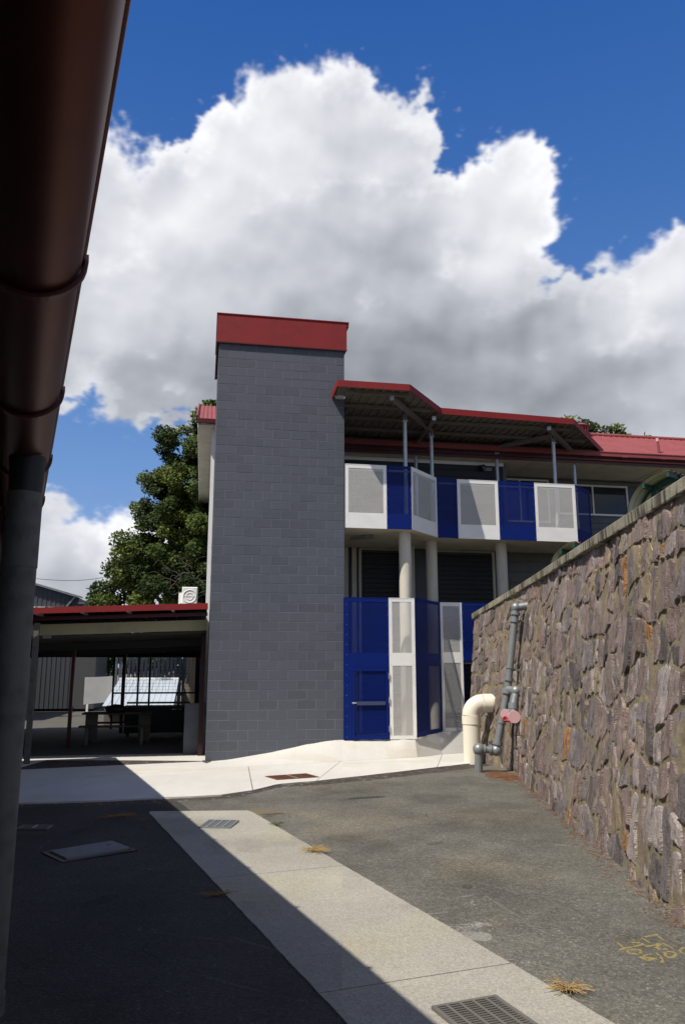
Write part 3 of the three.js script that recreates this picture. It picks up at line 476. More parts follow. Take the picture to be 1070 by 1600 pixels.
{
  const t = thing('balcony_canopy', 'flat red-edged steel canopy on galvanised posts over the balcony', 'canopy', ORG, A);
  const yv = (v) => 7.7 - .048 * (v + .7);                              // the sheet falls to the back
  const E = [[-.28, -.72], [1.34, -.72], [2.42, .52], [5.9, .72], [7.95, 3.0]];
  const vf = (u) => { for (let i = 0; i + 1 < E.length; i++) if (u <= E[i + 1][0]) return mix(E[i][1], E[i + 1][1], (u - E[i][0]) / (E[i + 1][0] - E[i][0])); return 3; };
  const poly = [...E, [.03, 3.0], [.03, -.03], [-.28, -.03]].map(([u, v]) => [u, z_(v)]);
  part(t, 'roof_sheet', slabTop([...poly].reverse(), (x, z) => yv(-z) + .035, .006), M.zinc);
  const ribs = []; for (let u = -.2; u < 7.6; u += .2) { const a = vf(u) + .03, e = u < .03 ? -.05 : 2.98; if (e - a > .1) ribs.push(bar([u, yv(a) + .012, z_(a)], [u, yv(e) + .012, z_(e)], .05, .03)); }
  part(t, 'pan_ribs', ribs, M.zinc, 'stuff');
  for (let i = 0; i + 1 < E.length; i++) { const [a, b] = [E[i], E[i + 1]]; const g = bar([a[0], yv(a[1]) + .025, z_(a[1])], [b[0], yv(b[1]) + .025, z_(b[1])], .018, .15); part(t, 'fascia', g, M.red); }
  part(t, 'fascia', bar([-.28, yv(-.7) + .024, .715], [-.28, yv(0) + .024, .01], .018, .15), M.red);
  for (const v of [-.45, .35, 1.1, 1.85, 2.6]) { const u0 = v < 0 ? .0 : .04; let u1 = 7.6; for (let u = 0; u < 7.9; u += .05) if (vf(u) > v - .12) { u1 = u - .1; break; } if (v > 2.9) u1 = 7.4; part(t, 'purlin', bar([u0, yv(v) - .045, z_(v)], [Math.max(u0 + .3, u1), yv(v) - .045, z_(v)], .05, .075), M.zinc); }
  const beam = (a, b) => { const g = part(t, 'beam', bar([a[0], yv(a[1]) - .13, z_(a[1])], [b[0], yv(b[1]) - .13, z_(b[1])], .09, .1), M.zinc); part(g, 'end_cap', (() => { const d = Math.atan2(b[0] - a[0], z_(b[1]) - z_(a[1])); const c = box(.094, .104, .008); c.rotateY(d); return c.translate(a[0] - Math.sin(d) * .005, yv(a[1]) - .13, z_(a[1]) - Math.cos(d) * .005); })(), M.galv); };
  const F1 = [1.53, .5], F2 = [2.45, 1.45], F3 = [5.67, 1.45], Q1 = [2.36, 2.58], Q2 = [4.55, 2.5], Q3 = [6.78, 2.58];
  beam([1.0, -.45], F2); beam([2.28, .62], Q1); beam([5.3, .85], Q3); beam([5.62, 1.4], Q2);
  for (const [p, foot] of [[F1, 4.99], [F2, 4.99], [F3, 4.99], [Q1, 4.99], [Q2, 4.99], [Q3, 4.6]]) { const h = yv(p[1]) - .3, g = part(t, 'post', rod([p[0], foot, z_(p[1])], [p[0], h, z_(p[1])], .048, .048, 18), M.galv); part(g, 'head_bracket', [box(.012, .2, .07, p[0] - .03, h + .07, z_(p[1])), box(.012, .2, .07, p[0] + .03, h + .07, z_(p[1])), box(.13, .012, .13, p[0], h + .006, z_(p[1]))], M.galv); }
  const dp = part(t, 'downpipe', tube([[7.55, 7.5, -2.72], [7.5, 7.34, -2.72], [7.55, 7.24, -2.7], [7.7, 7.2, -2.66], [8.05, 7.18, -2.6]], .045, 12, 30), M.steelGrey); dp.userData.label = 'grey elbow spilling onto the gutter';
}
{
  const t = thing('screen_enclosure', 'ground-level blue and white metal screens with a blue door beside the tower', 'screen', ORG, A);
  const y0 = .2, y1 = 3.14, yb = 1.98, ya = 1.71;
  const s = screen(t, 'screen_panel', 'blue', [.02, -.06], [.955, -.06], y0, y1, [[.06, .9, yb, y1 - .08], [.15, .9, .27, ya - .06]], 'wide blue panel with a door in it');
  screen(t, 'screen_panel', 'white', [.96, -.06], [1.535, -.06], y0, y1, [[.075, .5, yb, y1 - .07], [.075, .5, y0 + .07, ya]], 'tall white panel with two perforated fields');
  screen(t, 'screen_panel', 'blue', [1.54, -.055], [2.385, .86], y0 + .03, y1, [[.05, 1.19, yb, y1 - .06], [.05, 1.19, y0 + .15, ya]], 'angled dark blue panel');
  screen(t, 'screen_panel', 'white', [2.395, .87], [2.915, .885], y0 + .08, y1, [[.06, .46, yb + .04, y1 - .07], [.06, .46, y0 + .15, ya + .07]], 'white panel set back beside the stone wall');
  screen(t, 'screen_panel', 'blue', [2.925, .885], [4.3, .91], 1.81, y1, [[.04, 1.32, 2.05, y1 - .06]], 'blue panel above the dark opening');
  part(t, 'sill_rail', bb(2.93, 1.76, -.9, 4.3, 1.805, -.96), M.wood);
  const d = part(t, 'door', [bb(.155, .215, .0645, .93, .27, .08), bb(.155, 1.6, .0645, .93, 1.66, .08), bb(.155, .2702, .0645, .2, 1.5998, .0798), bb(.885, .2702, .0645, .93, 1.5998, .0798), bb(.2002, .9, .0645, .8848, .99, .0798)], M.blue);
  part(d, 'push_bar', [bb(.24, .9, .081, .86, .975, .096)], std(C(.09, .11, .22), .35, { metalness: .5 }));
  part(d, 'handle', [rod([.15, .945, .1], [.235, .945, .1], .013), rod([.17, .945, .078], [.17, .945, .104], .022), rod([.21, .945, .078], [.21, .945, .104], .018)], M.galv);
  for (const y of [.42, 1.0, 1.5]) part(d, 'hinge', rod([.945, y - .06, .085], [.945, y + .06, .085], .012), M.galv);
  part(t, 'frame_post', [bb(-.02, .2, .045, .018, 3.15, -.02), bb(2.9, .28, -.9, 2.945, 1.76, -.96)], M.blue);
}
// ---------------------------------------------------------------- the main building behind the balcony
{
  const t = thing('main_building', 'two-storey school building with red roof and dark boarded wall behind the balcony', 'building', ORG, A);
  // lower storey
  part(t, 'wall', [bb(.05, -.4, -3.3, 5.0, 4.71, -3.05), bb(-2.7, -.4, -9, -.02, 4.7, -2.5)], M.greyBoard);
  for (const [a, b] of [[.98, 2.2], [2.98, 4.5]]) { const g = part(t, 'roller_door', bb(a, .1, -3.04, b, 4.6, -3.0), M.black); const l = []; for (let y = .2; y < 4.55; y += .12) l.push(rod([a + .01, y, -2.998], [b - .01, y, -2.998], .02, .02, 6)); part(g, 'slats', l, std(C(.02, .021, .025), .5), 'stuff'); part(g, 'door_frame', [bb(a - .07, .1, -3.045, a - .002, 4.66, -2.97), bb(b + .002, .1, -3.045, b + .07, 4.66, -2.97), bb(a - .07, 4.661, -3.045, b + .07, 4.71, -2.97)], M.cream); }
  part(t, 'pipe_column', [bb(.25, .1, -3.04, .62, 4.7, -2.9), bb(.72, .1, -3.04, .84, 4.7, -2.92)], M.colConcrete);
  for (let i = 0; i < 17; i++) part(t, 'block', gShare('pier', () => cbox(.2, .185, .1, .006)), M.concrete).position.set(.12, 1.35 + i * .2, -2.99);
  for (let i = 0; i < 16; i++) part(t, 'wall_board', gShare('wb', () => cbox(4.2, .28, .03, .006)), M.zinc).position.set(6.75, .35 + i * .285, -3.2);
  part(t, 'lower_soffit', bb(4.62, 4.72, -2.79, 15, 4.9, -4.2), M.cream);
  part(t, 'lower_wall', bb(4.6, -.3, -3.22, 14, 4.715, -3.5), M.zinc);
  // upper storey: dark boards, white head trim
  part(t, 'upper_wall', bb(.3, 4.7, -2.86, 4.85, 7.04, -3.1), M.navyWall);
  for (let i = 0; i < 12; i++) part(t, 'wall_board', gShare('ub', () => cbox(4.5, .185, .022, .005)), M.navyWall).position.set(2.58, 4.86 + i * .19, -2.853);
  part(t, 'head_trim', [bb(.3, 7.0, -2.8, 4.86, 7.09, -2.855), bb(.3, 7.0, -2.0, .35, 7.09, -2.8), bb(.3, 4.9, -1.98, .34, 7.0, -2.05)], M.white);
  part(t, 'upper_wall', bb(4.86, 4.7, -4.2, 15, 7.1, -4.4), M.greyBoard);
  part(t, 'upper_wall', bb(4.855, 4.7, -2.86, 4.95, 7.04, -4.2), M.greyBoard);
  for (let i = 0; i < 7; i++) part(t, 'wall_board', gShare('rb', () => cbox(9.2, .17, .022, .005)), M.greyBoard).position.set(10.5, 4.82 + i * .178, -4.19);
  part(t, 'upper_soffit', bb(.3, 7.1, -2.55, 15.5, 7.15, -4.4), M.cream);
  for (const u of [5.6, 7.2, 9.4]) part(t, 'soffit_batten', bb(u, 7.085, -2.6, u + .04, 7.099, -4.19), M.cream);
  part(t, 'floor', bb(4.6, 4.91, -2.8, 15, 4.98, -4.2), M.concrete);
  const win = (u0, u1, y0, y1, v, panes) => { const fr = []; const w = .05; fr.push(bb(u0, y0, z_(v) + .03, u1, y0 + w, z_(v) - .05), bb(u0, y1 - w, z_(v) + .03, u1, y1, z_(v) - .05), bb(u0, y0 + w, z_(v) + .029, u0 + w, y1 - w, z_(v) - .05), bb(u1 - w, y0 + w, z_(v) + .029, u1, y1 - w, z_(v) - .05)); for (let i = 1; i < panes; i++) { const u = mix(u0, u1, i / panes); fr.push(bb(u - .02, y0 + w, z_(v) + .028, u + .02, y1 - w, z_(v) - .05)); } const g = part(t, 'window', fr, M.white); for (let i = 0; i < panes; i++) { const a = mix(u0, u1, i / panes), b = mix(u0, u1, (i + 1) / panes); part(g, 'pane', bb(a + .03, y0 + .03, z_(v) - .005, b - .03, y1 - .03, z_(v) - .02), M.glassDark); } };
  win(4.98, 6.75, 5.75, 7.02, 4.16, 2); win(7.0, 9.22, 6.02, 6.93, 4.16, 2);
  part(t, 'window_head', bb(6.9, 6.94, -4.17, 14, 7.02, -4.13), M.zinc);
  // gutter, fascia, roof
  part(t, 'fascia', bb(.02, 7.16, -2.5, 15.6, 7.32, -2.53), M.darkRed);
  const gm = part(t, 'gutter', [bb(.04, 7.3, -2.36, 15.6, 7.42, -2.372), bb(.04, 7.3, -2.372, 15.6, 7.312, -2.498), bb(.04, 7.405, -2.345, 15.6, 7.425, -2.359)], M.redRoof);
  for (let u = 1.2; u < 15; u += 1.15) part(gm, 'bracket', bb(u, 7.285, -2.34, u + .16, 7.305, -2.49), M.redRoof);
  part(t, 'lower_fascia', [bb(.02, 7.09, -2.42, 15.6, 7.17, -2.44), bb(.02, 7.17, -2.36, 15.6, 7.2, -2.44)], M.darkRed);
  const L = 3.45, pitch = .466, roof = part(t, 'roof', (() => { const g = corr(15.6, L * Math.hypot(1, pitch), .19, .014, .004, 'rib'); g.rotateX(Math.atan(pitch)); return g.translate(.0, 7.4, -2.42); })(), M.redRoof);
  part(t, 'roof_back', (() => { const g = corr(15.6, L * Math.hypot(1, pitch), .19, .03, .004, 'rib'); g.rotateX(-Math.atan(pitch)); return g.translate(0, 7.4 + L * pitch, -2.42 - L); })(), M.redRoof);
  part(t, 'ridge_cap', rod([-.02, 7.42 + L * pitch, -2.42 - L], [15.6, 7.42 + L * pitch, -2.42 - L], .07, .07, 10), M.redRoof);
  part(t, 'rear_wall', bb(.3, -.3, -9.2, 15, 7.4, -9.4), M.zinc);
  part(t, 'end_wall', bb(15, -.3, -2.9, 15.1, 7.3, -9.2), M.zinc);
  // ventilator and flue on the roof
  const vt = thing('roof_ventilator', 'ribbed red ventilator on the ridge of the red roof', 'roof vent', at(8.6, 8.98, 5.75), A); const vr = []; for (let i = 0; i < 20; i++) { const a = i / 20 * 6.283; vr.push(bar([Math.cos(a) * .3, 0, Math.sin(a) * .3], [Math.cos(a) * .3, .22, Math.sin(a) * .3], .03, .05)); }
  part(vt, 'louvres', vr, M.redRoof); part(vt, 'dome', new THREE.LatheGeometry([[0, .36], [.12, .35], [.25, .31], [.36, .24], [.36, .215], [0, .215]].map((p) => new THREE.Vector2(...p)), 24), M.redRoof); part(vt, 'throat', rod([0, -.35, 0], [0, .21, 0], .2, .2, 18), M.darkRed);
  const vp = thing('vent_pipe', 'thin red vent pipe with flashing on the red roof', 'vent pipe', at(9.62, 7.63, 3.0), A);
  part(vp, 'pipe', rod([0, -.15, 0], [-.03, .36, 0], .035), M.redRoof); part(vp, 'cowl', rod([-.03, .361, 0], [-.032, .46, 0], .045), M.pinkCap); part(vp, 'flashing', rod([0, -.03, 0], [0, .06, 0], .12, .045, 14), M.black);
  const sc = thing('security_camera', 'dark dome security camera below the white trim of the boarded wall', 'camera', at(4.22, 6.92, 2.8), A);
  part(sc, 'body', rod([0, 0, .02], [.02, -.01, .16], .085, .075, 18), M.black); part(sc, 'lens', rod([.02, -.01, .161], [.021, -.01, .168], .045, .045, 16), M.glassDark); part(sc, 'arm', bar([.08, -.02, -.03], [.3, -.02, -.03], .07, .09), M.steelGrey);
  const fl = thing('tube_light', 'grey tube light fitting under the balcony soffit beside the tower', 'light fitting', at(.6, 4.62, .95), A + .9);
  part(fl, 'housing', cbox(.09, .05, .62, .01), M.steelGrey); part(fl, 'bracket', box(.04, .05, .1, 0, .045, 0), M.steelGrey);
}
// ---------------------------------------------------------------- white wing behind the tower
{
  const t = thing('white_wing', 'white boarded wing with red eaves showing behind the left of the tower', 'building', at(-2.86, 0, 5.0), A);
  part(t, 'wall', bb(.0, -.3, 0, 2.6, 8.3, -13), M.white);
  for (let i = 0; i < 26; i++) part(t, 'batten', gShare('bat', () => cbox(.03, 8.2, .06, .006)), M.white).position.set(-.014, 4.1, -.1 - i * .5);
  part(t, 'corner_board', bb(-.05, 0, .05, .06, 8.3, -.0005), M.white);
  part(t, 'soffit', bb(-.42, 8.3, .35, 2.6, 8.34, -13.2), M.cream);
  part(t, 'barge_board', bb(-.44, 8.22, .36, -.421, 8.44, -13.2), M.white);
  part(t, 'gutter', [bb(-.45, 8.345, .47, 2.6, 8.46, .37)], M.darkRed);
  const rf = part(t, 'roof', (() => { const g = corr(3.1, 4, .12, .025); g.rotateX(.42); return g.translate(-.48, 8.46, .4); })(), M.redRoof);
  part(rf, 'verge', bar([-.47, 8.5, .4], [-.47, 10.1, -3.25], .04, .12), M.redRoof);
  part(t, 'roof_side', bb(-.4, 8.345, -3.3, 2.6, 9.9, -13), M.redRoof);
  const ac = thing('air_conditioner', 'white air conditioner standing on the carport roof against the white wing', 'air conditioner', at(-3.3, 3.02, 2.6), A);
  part(ac, 'casing', cbox(.36, .5, .8, .02, 0, .27, 0), M.white); part(ac, 'fan_grille', [new THREE.TorusGeometry(.15, .012, 6, 24).translate(0, .3, .402), new THREE.TorusGeometry(.08, .008, 6, 20).translate(0, .3, .402), bar([-.16, .3, .404], [.16, .3, .404], .008, .008)], M.white);
  part(ac, 'side_box', [bb(-.26, .1, .2, -.181, .4, -.1), bb(-.24, -.02, .3, .2, .019, -.3)], M.white);
}
// ---------------------------------------------------------------- carport left of the tower
{
  const t = thing('carport', 'open dark carport with red fascia joined to the left of the tower', 'carport', ORG, A);
  const yu = (u) => 2.99 + (u + 2.88) * .0397, L = 9.6, W = 6.6, u1 = -2.88, u0 = u1 - W;
  part(t, 'roof', (() => { const g = corr(W, L - .05, .19, .03, .004, 'rib'); g.rotateZ(.0397); return g.translate(u0, yu(u0) - .015, -.06); })(), M.zinc);
  part(t, 'fascia', bar([u0, yu(u0) - .06, -.04], [u1, yu(u1) - .06, -.04], .02, .125), M.red);
  part(t, 'inner_gutter', bar([u0, yu(u0) - .2, -.42], [u1, yu(u1) - .2, -.42], .1, .07), M.darkRed);
  part(t, 'header_beam', bar([u0, yu(u0) - .42, -.62], [u1 - .005, yu(u1) - .42, -.62], .06, .22), M.olive);
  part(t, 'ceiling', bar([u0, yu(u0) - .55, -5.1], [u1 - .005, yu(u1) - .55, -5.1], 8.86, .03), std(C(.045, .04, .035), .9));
  part(t, 'side_wall', bb(u0 - .1, -.2, -.8, u0, yu(u0) - .1, -9.5), M.greyBoard);
  for (const u of [-8.9, -8.1, -7.2, -6.3, -5.4, -4.5, -3.6]) part(t, 'outrigger', bar([u, yu(u) - .09, -.052], [u, yu(u) - .09, -.8], .05, .09), M.galv);
  for (const z of [-2.5, -5, -7.4, -9.4]) part(t, 'cross_beam', bar([u0, yu(u0) - .72, z], [u1 - .01, yu(u1) - .72, z], .08, .16), M.black);
  const post = (u, z, m, w = .1) => part(t, 'post', bb(u - w / 2, -.18, z - w / 2, u + w / 2, yu(u) - .3, z + w / 2), m);
  post(-6.27, -.2, M.galvDull); post(-6.0, -3.4, M.darkRed, .08); post(-2.94, -1.1, std(C(.03, .004, .004), .6), .1); post(-5.2, -7.6, M.black, .1); post(-9.2, -4.2, M.darkRed, .08); post(-9.2, -9.2, M.darkRed, .08); post(-3.1, -9.2, M.black, .1);
  part(t, 'low_wall', bb(-3.3, -.18, -1.35, -2.84, .9, -1.55), M.greyBoard);
  part(t, 'rear_beam', bb(u0, 2.0, -9.5, u1 - .02, 2.32, -9.56), M.black);
  part(t, 'flood_lamp', cbox(.16, .1, .08, .01, -6.15, 2.32, -.7), M.steelGrey);
  const pt = thing('picnic_table', 'dark timber picnic table with benches inside the carport', 'picnic table', at(-5.0, -.176, 4.6), A);
  part(pt, 'tabletop', [0, 1, 2, 3, 4].map((i) => cbox(1.7, .04, .13, .006, 0, .72, -.29 + i * .145)), M.wood);
  for (const s of [-1, 1]) { part(pt, 'bench', [0, 1].map((i) => cbox(1.7, .04, .13, .006, 0, .44, s * .68 - .07 + i * .14)), M.wood); part(pt, 'leg', [bar([s * .65, 0, -.75], [s * .65, 0.42, -.68], .07, .05), bar([s * .65, 0, .75], [s * .65, .42, .68], .07, .05), bar([s * .65, .4, -.78], [s * .65, .4, .78], .05, .06), bar([s * .65, 0, 0], [s * .65, .7, 0], .3, .05), bar([s * .65, .03, -.8], [s * .65, .03, .8], .06, .06)], M.zinc); }
  const bg = part(scene, 'school_bag', (() => { const g = new THREE.SphereGeometry(.5, 18, 12); const p = g.attributes.position; for (let i = 0; i < p.count; i++) { const k = 1 + .12 * gn(p.getX(i) * 5, p.getZ(i) * 5 + p.getY(i) * 3, 4); p.setXYZ(i, p.getX(i) * .55 * k, Math.max(-.34, p.getY(i)) * .24 * k, p.getZ(i) * .3 * k); } g.computeVertexNormals(); return g; })(), M.black); bg.position.set(...at(-5.05, .645, 4.5)); tag(bg, 'dark bag lying on the picnic table in the carport', 'bag');
  const bn = thing('storage_bench', 'dark bench with pale front rail at the back right of the carport', 'bench', at(-4.1, -.176, 6.2), A);
  part(bn, 'front', bb(-.9, .1, 0, .9, .72, -.05), M.black); part(bn, 'rail', [bb(-.85, .78, .03, .85, .84, 0), bb(-.85, .88, .03, .85, .93, 0)], M.zinc); part(bn, 'seat', cbox(1.9, .05, .5, .008, 0, .75, -.28), M.wood); for (const s of [-.8, .8]) part(bn, 'leg', bb(s - .04, 0, -.06, s + .04, .72, -.5), M.black);
  const fn = thing('mesh_fence', 'black weldmesh fence panel at the rear of the carport', 'fence', at(-4.35, -.2, 9.2), A);
  const fw = 2.6, fr = []; for (const x of [-fw / 2, -.55, -.2, fw / 2]) part(fn, 'post', bb(x - .03, 0, .03, x + .03, 2.35, -.03), M.black);
  part(fn, 'rail', [bb(-fw / 2, 2.2, .02, fw / 2, 2.24, -.02), bb(-fw / 2, 1.08, .02, fw / 2, 1.13, -.02)], M.black);
  for (let x = -fw / 2 + .1; x < fw / 2; x += .1) fr.push(bar([x, 1.1, 0], [x, 2.22, 0], .006, .006)); for (let y = 1.2; y < 2.2; y += .1) fr.push(bar([-fw / 2, y, .006], [fw / 2, y, .006], .006, .006)); part(fn, 'mesh_wires', fr, M.black, 'stuff');
}
// ---------------------------------------------------------------- what lies beyond the carport
{
  const sh = thing('grey_shed', 'long grey corrugated shed with green gutter seen through the carport', 'shed', at(-11.2, -.25, 15.8), A);
  part(sh, 'wall', (() => { const g = corr(6.2, 2.3, .12, .016); g.rotateX(Math.PI / 2); return g.translate(-5, 2.3, .02); })(), std(C(.08, .08, .085), .7)); part(sh, 'wall_body', bb(-5, 0, -.02, 1.2, 2.28, -4), std(C(.13, .13, .14), .7));
  part(sh, 'gutter', bb(-5.1, 2.18, 2.06, 1.3, 2.3, 1.95), M.green); part(sh, 'roof', (() => { const g = corr(6.4, 6.1, .12, .03); g.rotateX(.06); return g.translate(-5.1, 2.32, 2.0); })(), M.galvDull);
  part(sh, 'window', bb(-.9, .9, .06, .3, 1.9, .03), std(C(.05, .05, .045), .3)); for (const x of [-4.9, -1.9, 1.2]) part(sh, 'post', bb(x - .03, -.1, 2.03, x + .03, 2.2, 1.97), M.black);
  const tr = thing('tin_roof_hut', 'low hut with a pale blue-white metal roof beyond the carport', 'hut', at(-5.0, -.28, 11.0), A);
  part(tr, 'roof', (() => { const g = corr(2.3, 5.2, .2, .02, .004, 'rib'); g.rotateX(.15); return g.translate(-1.15, .72, 0); })(), std(C(.45, .51, .6), .5)); part(tr, 'wall', bb(-1.1, 0, -.2, 1.1, .7, -5), M.zinc); part(tr, 'ridge', bb(-1.15, 1.5, -5.05, 1.15, 1.58, -5.2), M.white);
  const wf = thing('white_hoarding', 'curved white sheet hoarding beyond the grey shed', 'hoarding', at(-6.1, -.25, 17.9), A);
  part(wf, 'sheet', (() => { const pos = [], n = 14; const P = (i, k) => { const x = -1.6 + 3.0 * i / n; return [x, k ? 1.55 + .32 * i / n * i / n * 1.2 : .45 + .25 * i / n, -.5 * Math.sin(i / n * 2.4)]; }; for (let i = 0; i < n; i++) { const a = P(i, 0), b = P(i + 1, 0), c = P(i + 1, 1), d = P(i, 1); pos.push(...a, ...b, ...c, ...a, ...c, ...d); } const g = new THREE.BufferGeometry(); g.setAttribute('position', new THREE.Float32BufferAttribute(pos, 3)); g.computeVertexNormals(); return metric(g); })(), M.white);
  for (const x of [-1.5, -.2, 1.2]) part(wf, 'post', bb(x - .04, 0, -.4, x + .04, 1.5, -.5), M.white);
  const ps = thing('paling_screen', 'grey upright paling screen beyond the pale tin roof', 'fence', at(-4.2, -.25, 17.2), A);
  for (let i = 0; i < 26; i++) part(ps, 'paling', gShare('pal', () => cbox(.13, 2.6, .03, .006)), i > 20 && i < 24 ? M.white : M.greyBoard).position.set(-2.2 + i * .17, 1.3, 0);
  part(ps, 'rail', bb(-2.3, .8, -.03, 2.2, .9, -.07), M.greyBoard);
  // far grey hall with a gable, over the carport roof
  const hl = thing('grey_hall', 'dark grey corrugated hall with sloping roof beyond the carport roof', 'hall', at(-10.75, -.1, 21), A);
  const gable = new THREE.Shape([[-6, 0], [2.15, 0], [2.15, 4.95], [-.2, 5.62], [-6, 7.2]].map((p) => new THREE.Vector2(...p))); part(hl, 'gable_wall', metric(new THREE.ExtrudeGeometry(gable, { depth: 6, bevelEnabled: false }).translate(0, 0, -6)), std(C(.05, .056, .066), .6));
  const rb = []; for (let x = -5.9; x < 2.1; x += .2) rb.push(bar([x, 0, .012], [x, x > -.2 ? 4.92 - (x - 2.15) * .285 : 5.6 - (x + .2) * .272, .012], .05, .024)); part(hl, 'cladding_ribs', rb, std(C(.055, .062, .074), .6), 'stuff');
  part(hl, 'roof_edge', [bar([-6, 7.24, .1], [-.2, 5.66, .1], .3, .06), bar([-.2, 5.66, .1], [2.3, 4.95, .1], .3, .06)], M.steelGrey); part(hl, 'downpipe', bar([2.0, 5.0, .08], [.9, 3.6, .12], .07, .07), M.steelGrey);
  part(hl, 'annexe', bb(2.2, 0, .3, 3.1, 4.62, -4), std(C(.07, .073, .078), .6)); part(hl, 'annexe_roof', bb(2.18, 4.625, .4, 3.3, 4.72, -4), M.greyBoard); part(hl, 'white_band', bb(-6, 4.38, .14, 1.4, 4.5, .03), M.white);
}
// ---------------------------------------------------------------- curved awnings behind the stone wall
function awning(label, x, y, z, rad, len) {
  const t = thing('curved_awning', label, 'awning', [x, y, z], -50 * R, 'curved awnings behind the stone wall');
  const a0 = .1, a1 = 1.72, n = 20, nk = Math.round(len / .024), wave = (k) => .014 * Math.sin(k / .1 * Math.PI), P = (a, k, o) => [-Math.cos(a) * (rad + o), Math.sin(a) * (rad + o), -k];
  const skin = (o) => { const pos = []; for (let i = 0; i < n; i++) for (let j = 0; j < nk; j++) { const b0 = mix(a0, a1, i / n), b1 = mix(a0, a1, (i + 1) / n), k0 = len * j / nk, k1 = len * (j + 1) / nk; const q = [P(b0, k0, wave(k0) + o), P(b1, k0, wave(k0) + o), P(b1, k1, wave(k1) + o), P(b0, k1, wave(k1) + o)]; pos.push(...q[0], ...q[1], ...q[2], ...q[0], ...q[2], ...q[3]); } const g = new THREE.BufferGeometry(); g.setAttribute('position', new THREE.Float32BufferAttribute(pos, 3)); g.computeVertexNormals(); return metric(g); };
  part(t, 'lining_sheet', skin(0), M.cream); part(t, 'roof_sheet', skin(.012), M.redRoof);
  for (const a of [.14, .95, 1.66]) part(t, 'purlin', bar(P(a, .01, -.07), P(a, len, -.07), .06, .1), M.green);
  for (const k of [.42, len - .3]) { const pts = []; for (let i = 0; i <= 12; i++) pts.push(P(mix(a0, a1, i / 12), k, -.06)); part(t, 'rib', tube(pts, .035, 8, 30), M.green); part(t, 'tie_beam', bar(P(.95, k, -.07), P(1.66, k, -.07), .07, .12), M.green); const f = P(1.0, k, -.08); part(t, 'post', bb(f[0] - .06, 2.7 - y, f[2] + .06, f[0] + .06, f[1], f[2] - .06), M.green); }
}
// ---------------------------------------------------------------- the roofed building on the left that shades the yard
{
  const t = thing('verandah_building', 'dark red half-round gutter and eave of the building at left', 'building', [.115, 0, 0], LB);
  const zn = 5, zf = -16.95, yl = 2.95, rad = .15;
  // half-round gutter with a rolled lip
  const sh = new THREE.Shape(), N = 20; for (let i = 0; i <= N; i++) { const a = Math.PI * i / N, x = -rad + Math.cos(a) * rad, y = -Math.sin(a) * rad * .92; i ? sh.lineTo(x, y) : sh.moveTo(x, y); } for (let i = N; i >= 0; i--) { const a = Math.PI * i / N; sh.lineTo(-rad + Math.cos(a) * (rad - .004), -Math.sin(a) * (rad - .004) * .92); } sh.closePath();
  const gut = part(t, 'gutter', (() => { const g = new THREE.ExtrudeGeometry(sh, { depth: zn - zf, bevelEnabled: false, curveSegments: 4 }); g.translate(0, yl, zf); return metric(toCreasedNormals(g, .6)); })(), M.gutterRed);
  part(gut, 'rolled_lip', rod([-.001, yl, zn], [-.001, yl, zf], .011, .011, 10), M.gutterRed);
  part(gut, 'end_cap', (() => { const g = new THREE.CircleGeometry(rad, 24, Math.PI, Math.PI); g.scale(1, .92, 1); return g.translate(-rad, yl, zf); })(), M.gutterRed);
  const br = () => { const p = [], o = .007; for (let i = 0; i <= 22; i++) { const a = -.12 + (Math.PI + .12) * i / 22; p.push(new THREE.Vector2(-rad + Math.cos(a) * (rad + o), -Math.sin(a) * (rad + o) * .92)); } for (let i = 22; i >= 0; i--) { const a = -.12 + (Math.PI + .12) * i / 22; p.push(new THREE.Vector2(-rad + Math.cos(a) * (rad + .017), -Math.sin(a) * (rad + .017) * .92)); } return metric(new THREE.ExtrudeGeometry(new THREE.Shape(p), { depth: .03, bevelEnabled: true, bevelSize: .003, bevelThickness: .003, bevelSegments: 1 })); };
  for (let l = 1.24; l < 16.8; l += 1.31) part(gut, 'bracket', gShare('br', br), M.darkRed).position.set(0, yl, -l);
  part(t, 'fascia', bb(-2 * rad - .01, yl - .16, zn, -2 * rad - .035, yl + .1, zf), M.darkRed);
  part(t, 'soffit', bb(-2 * rad - .036, yl - .12, zn, -3.3, yl - .1, zf), std(C(.12, .1, .085), .8));
  part(t, 'roof', (() => { const g = corr(zn - zf, 6.5, .19, .03, .004, 'rib'); g.rotateX(.16); g.rotateY(Math.PI / 2); return g.translate(-.1, yl + .06, zn); })(), M.redRoof);
  part(t, 'wall', bb(-3.3, -.3, zn, -3.5, 4.0, zf), std(C(.3, .28, .24), .8)); part(t, 'far_wall', bb(-6.4, -.3, zn, -6.6, 4.1, zf), std(C(.3, .28, .24), .8)); part(t, 'end_wall', bb(-6.4, -.3, zf + .2, -3.5, 3.9, zf + .4), std(C(.3, .28, .24), .8));
  const d = thing('downpipe', 'thick dull galvanised downpipe with black collar under the left gutter', 'downpipe', [-1.79, 0, -4.32], LB);
  part(d, 'pipe', [rod([0, -.06, 0], [0, 2.44, 0], .092, .092, 32)], M.galvDull); part(d, 'sleeve', rod([0, 2.2, 0], [0, 2.62, 0], .0955, .0955, 32), M.galvDull); part(d, 'collar', [rod([0, 2.621, 0], [0, 2.83, 0], .088, .1, 28)], M.black); part(d, 'foot', rod([0, -.06, 0], [0, .05, 0], .1, .1, 32), M.galvDull);
}
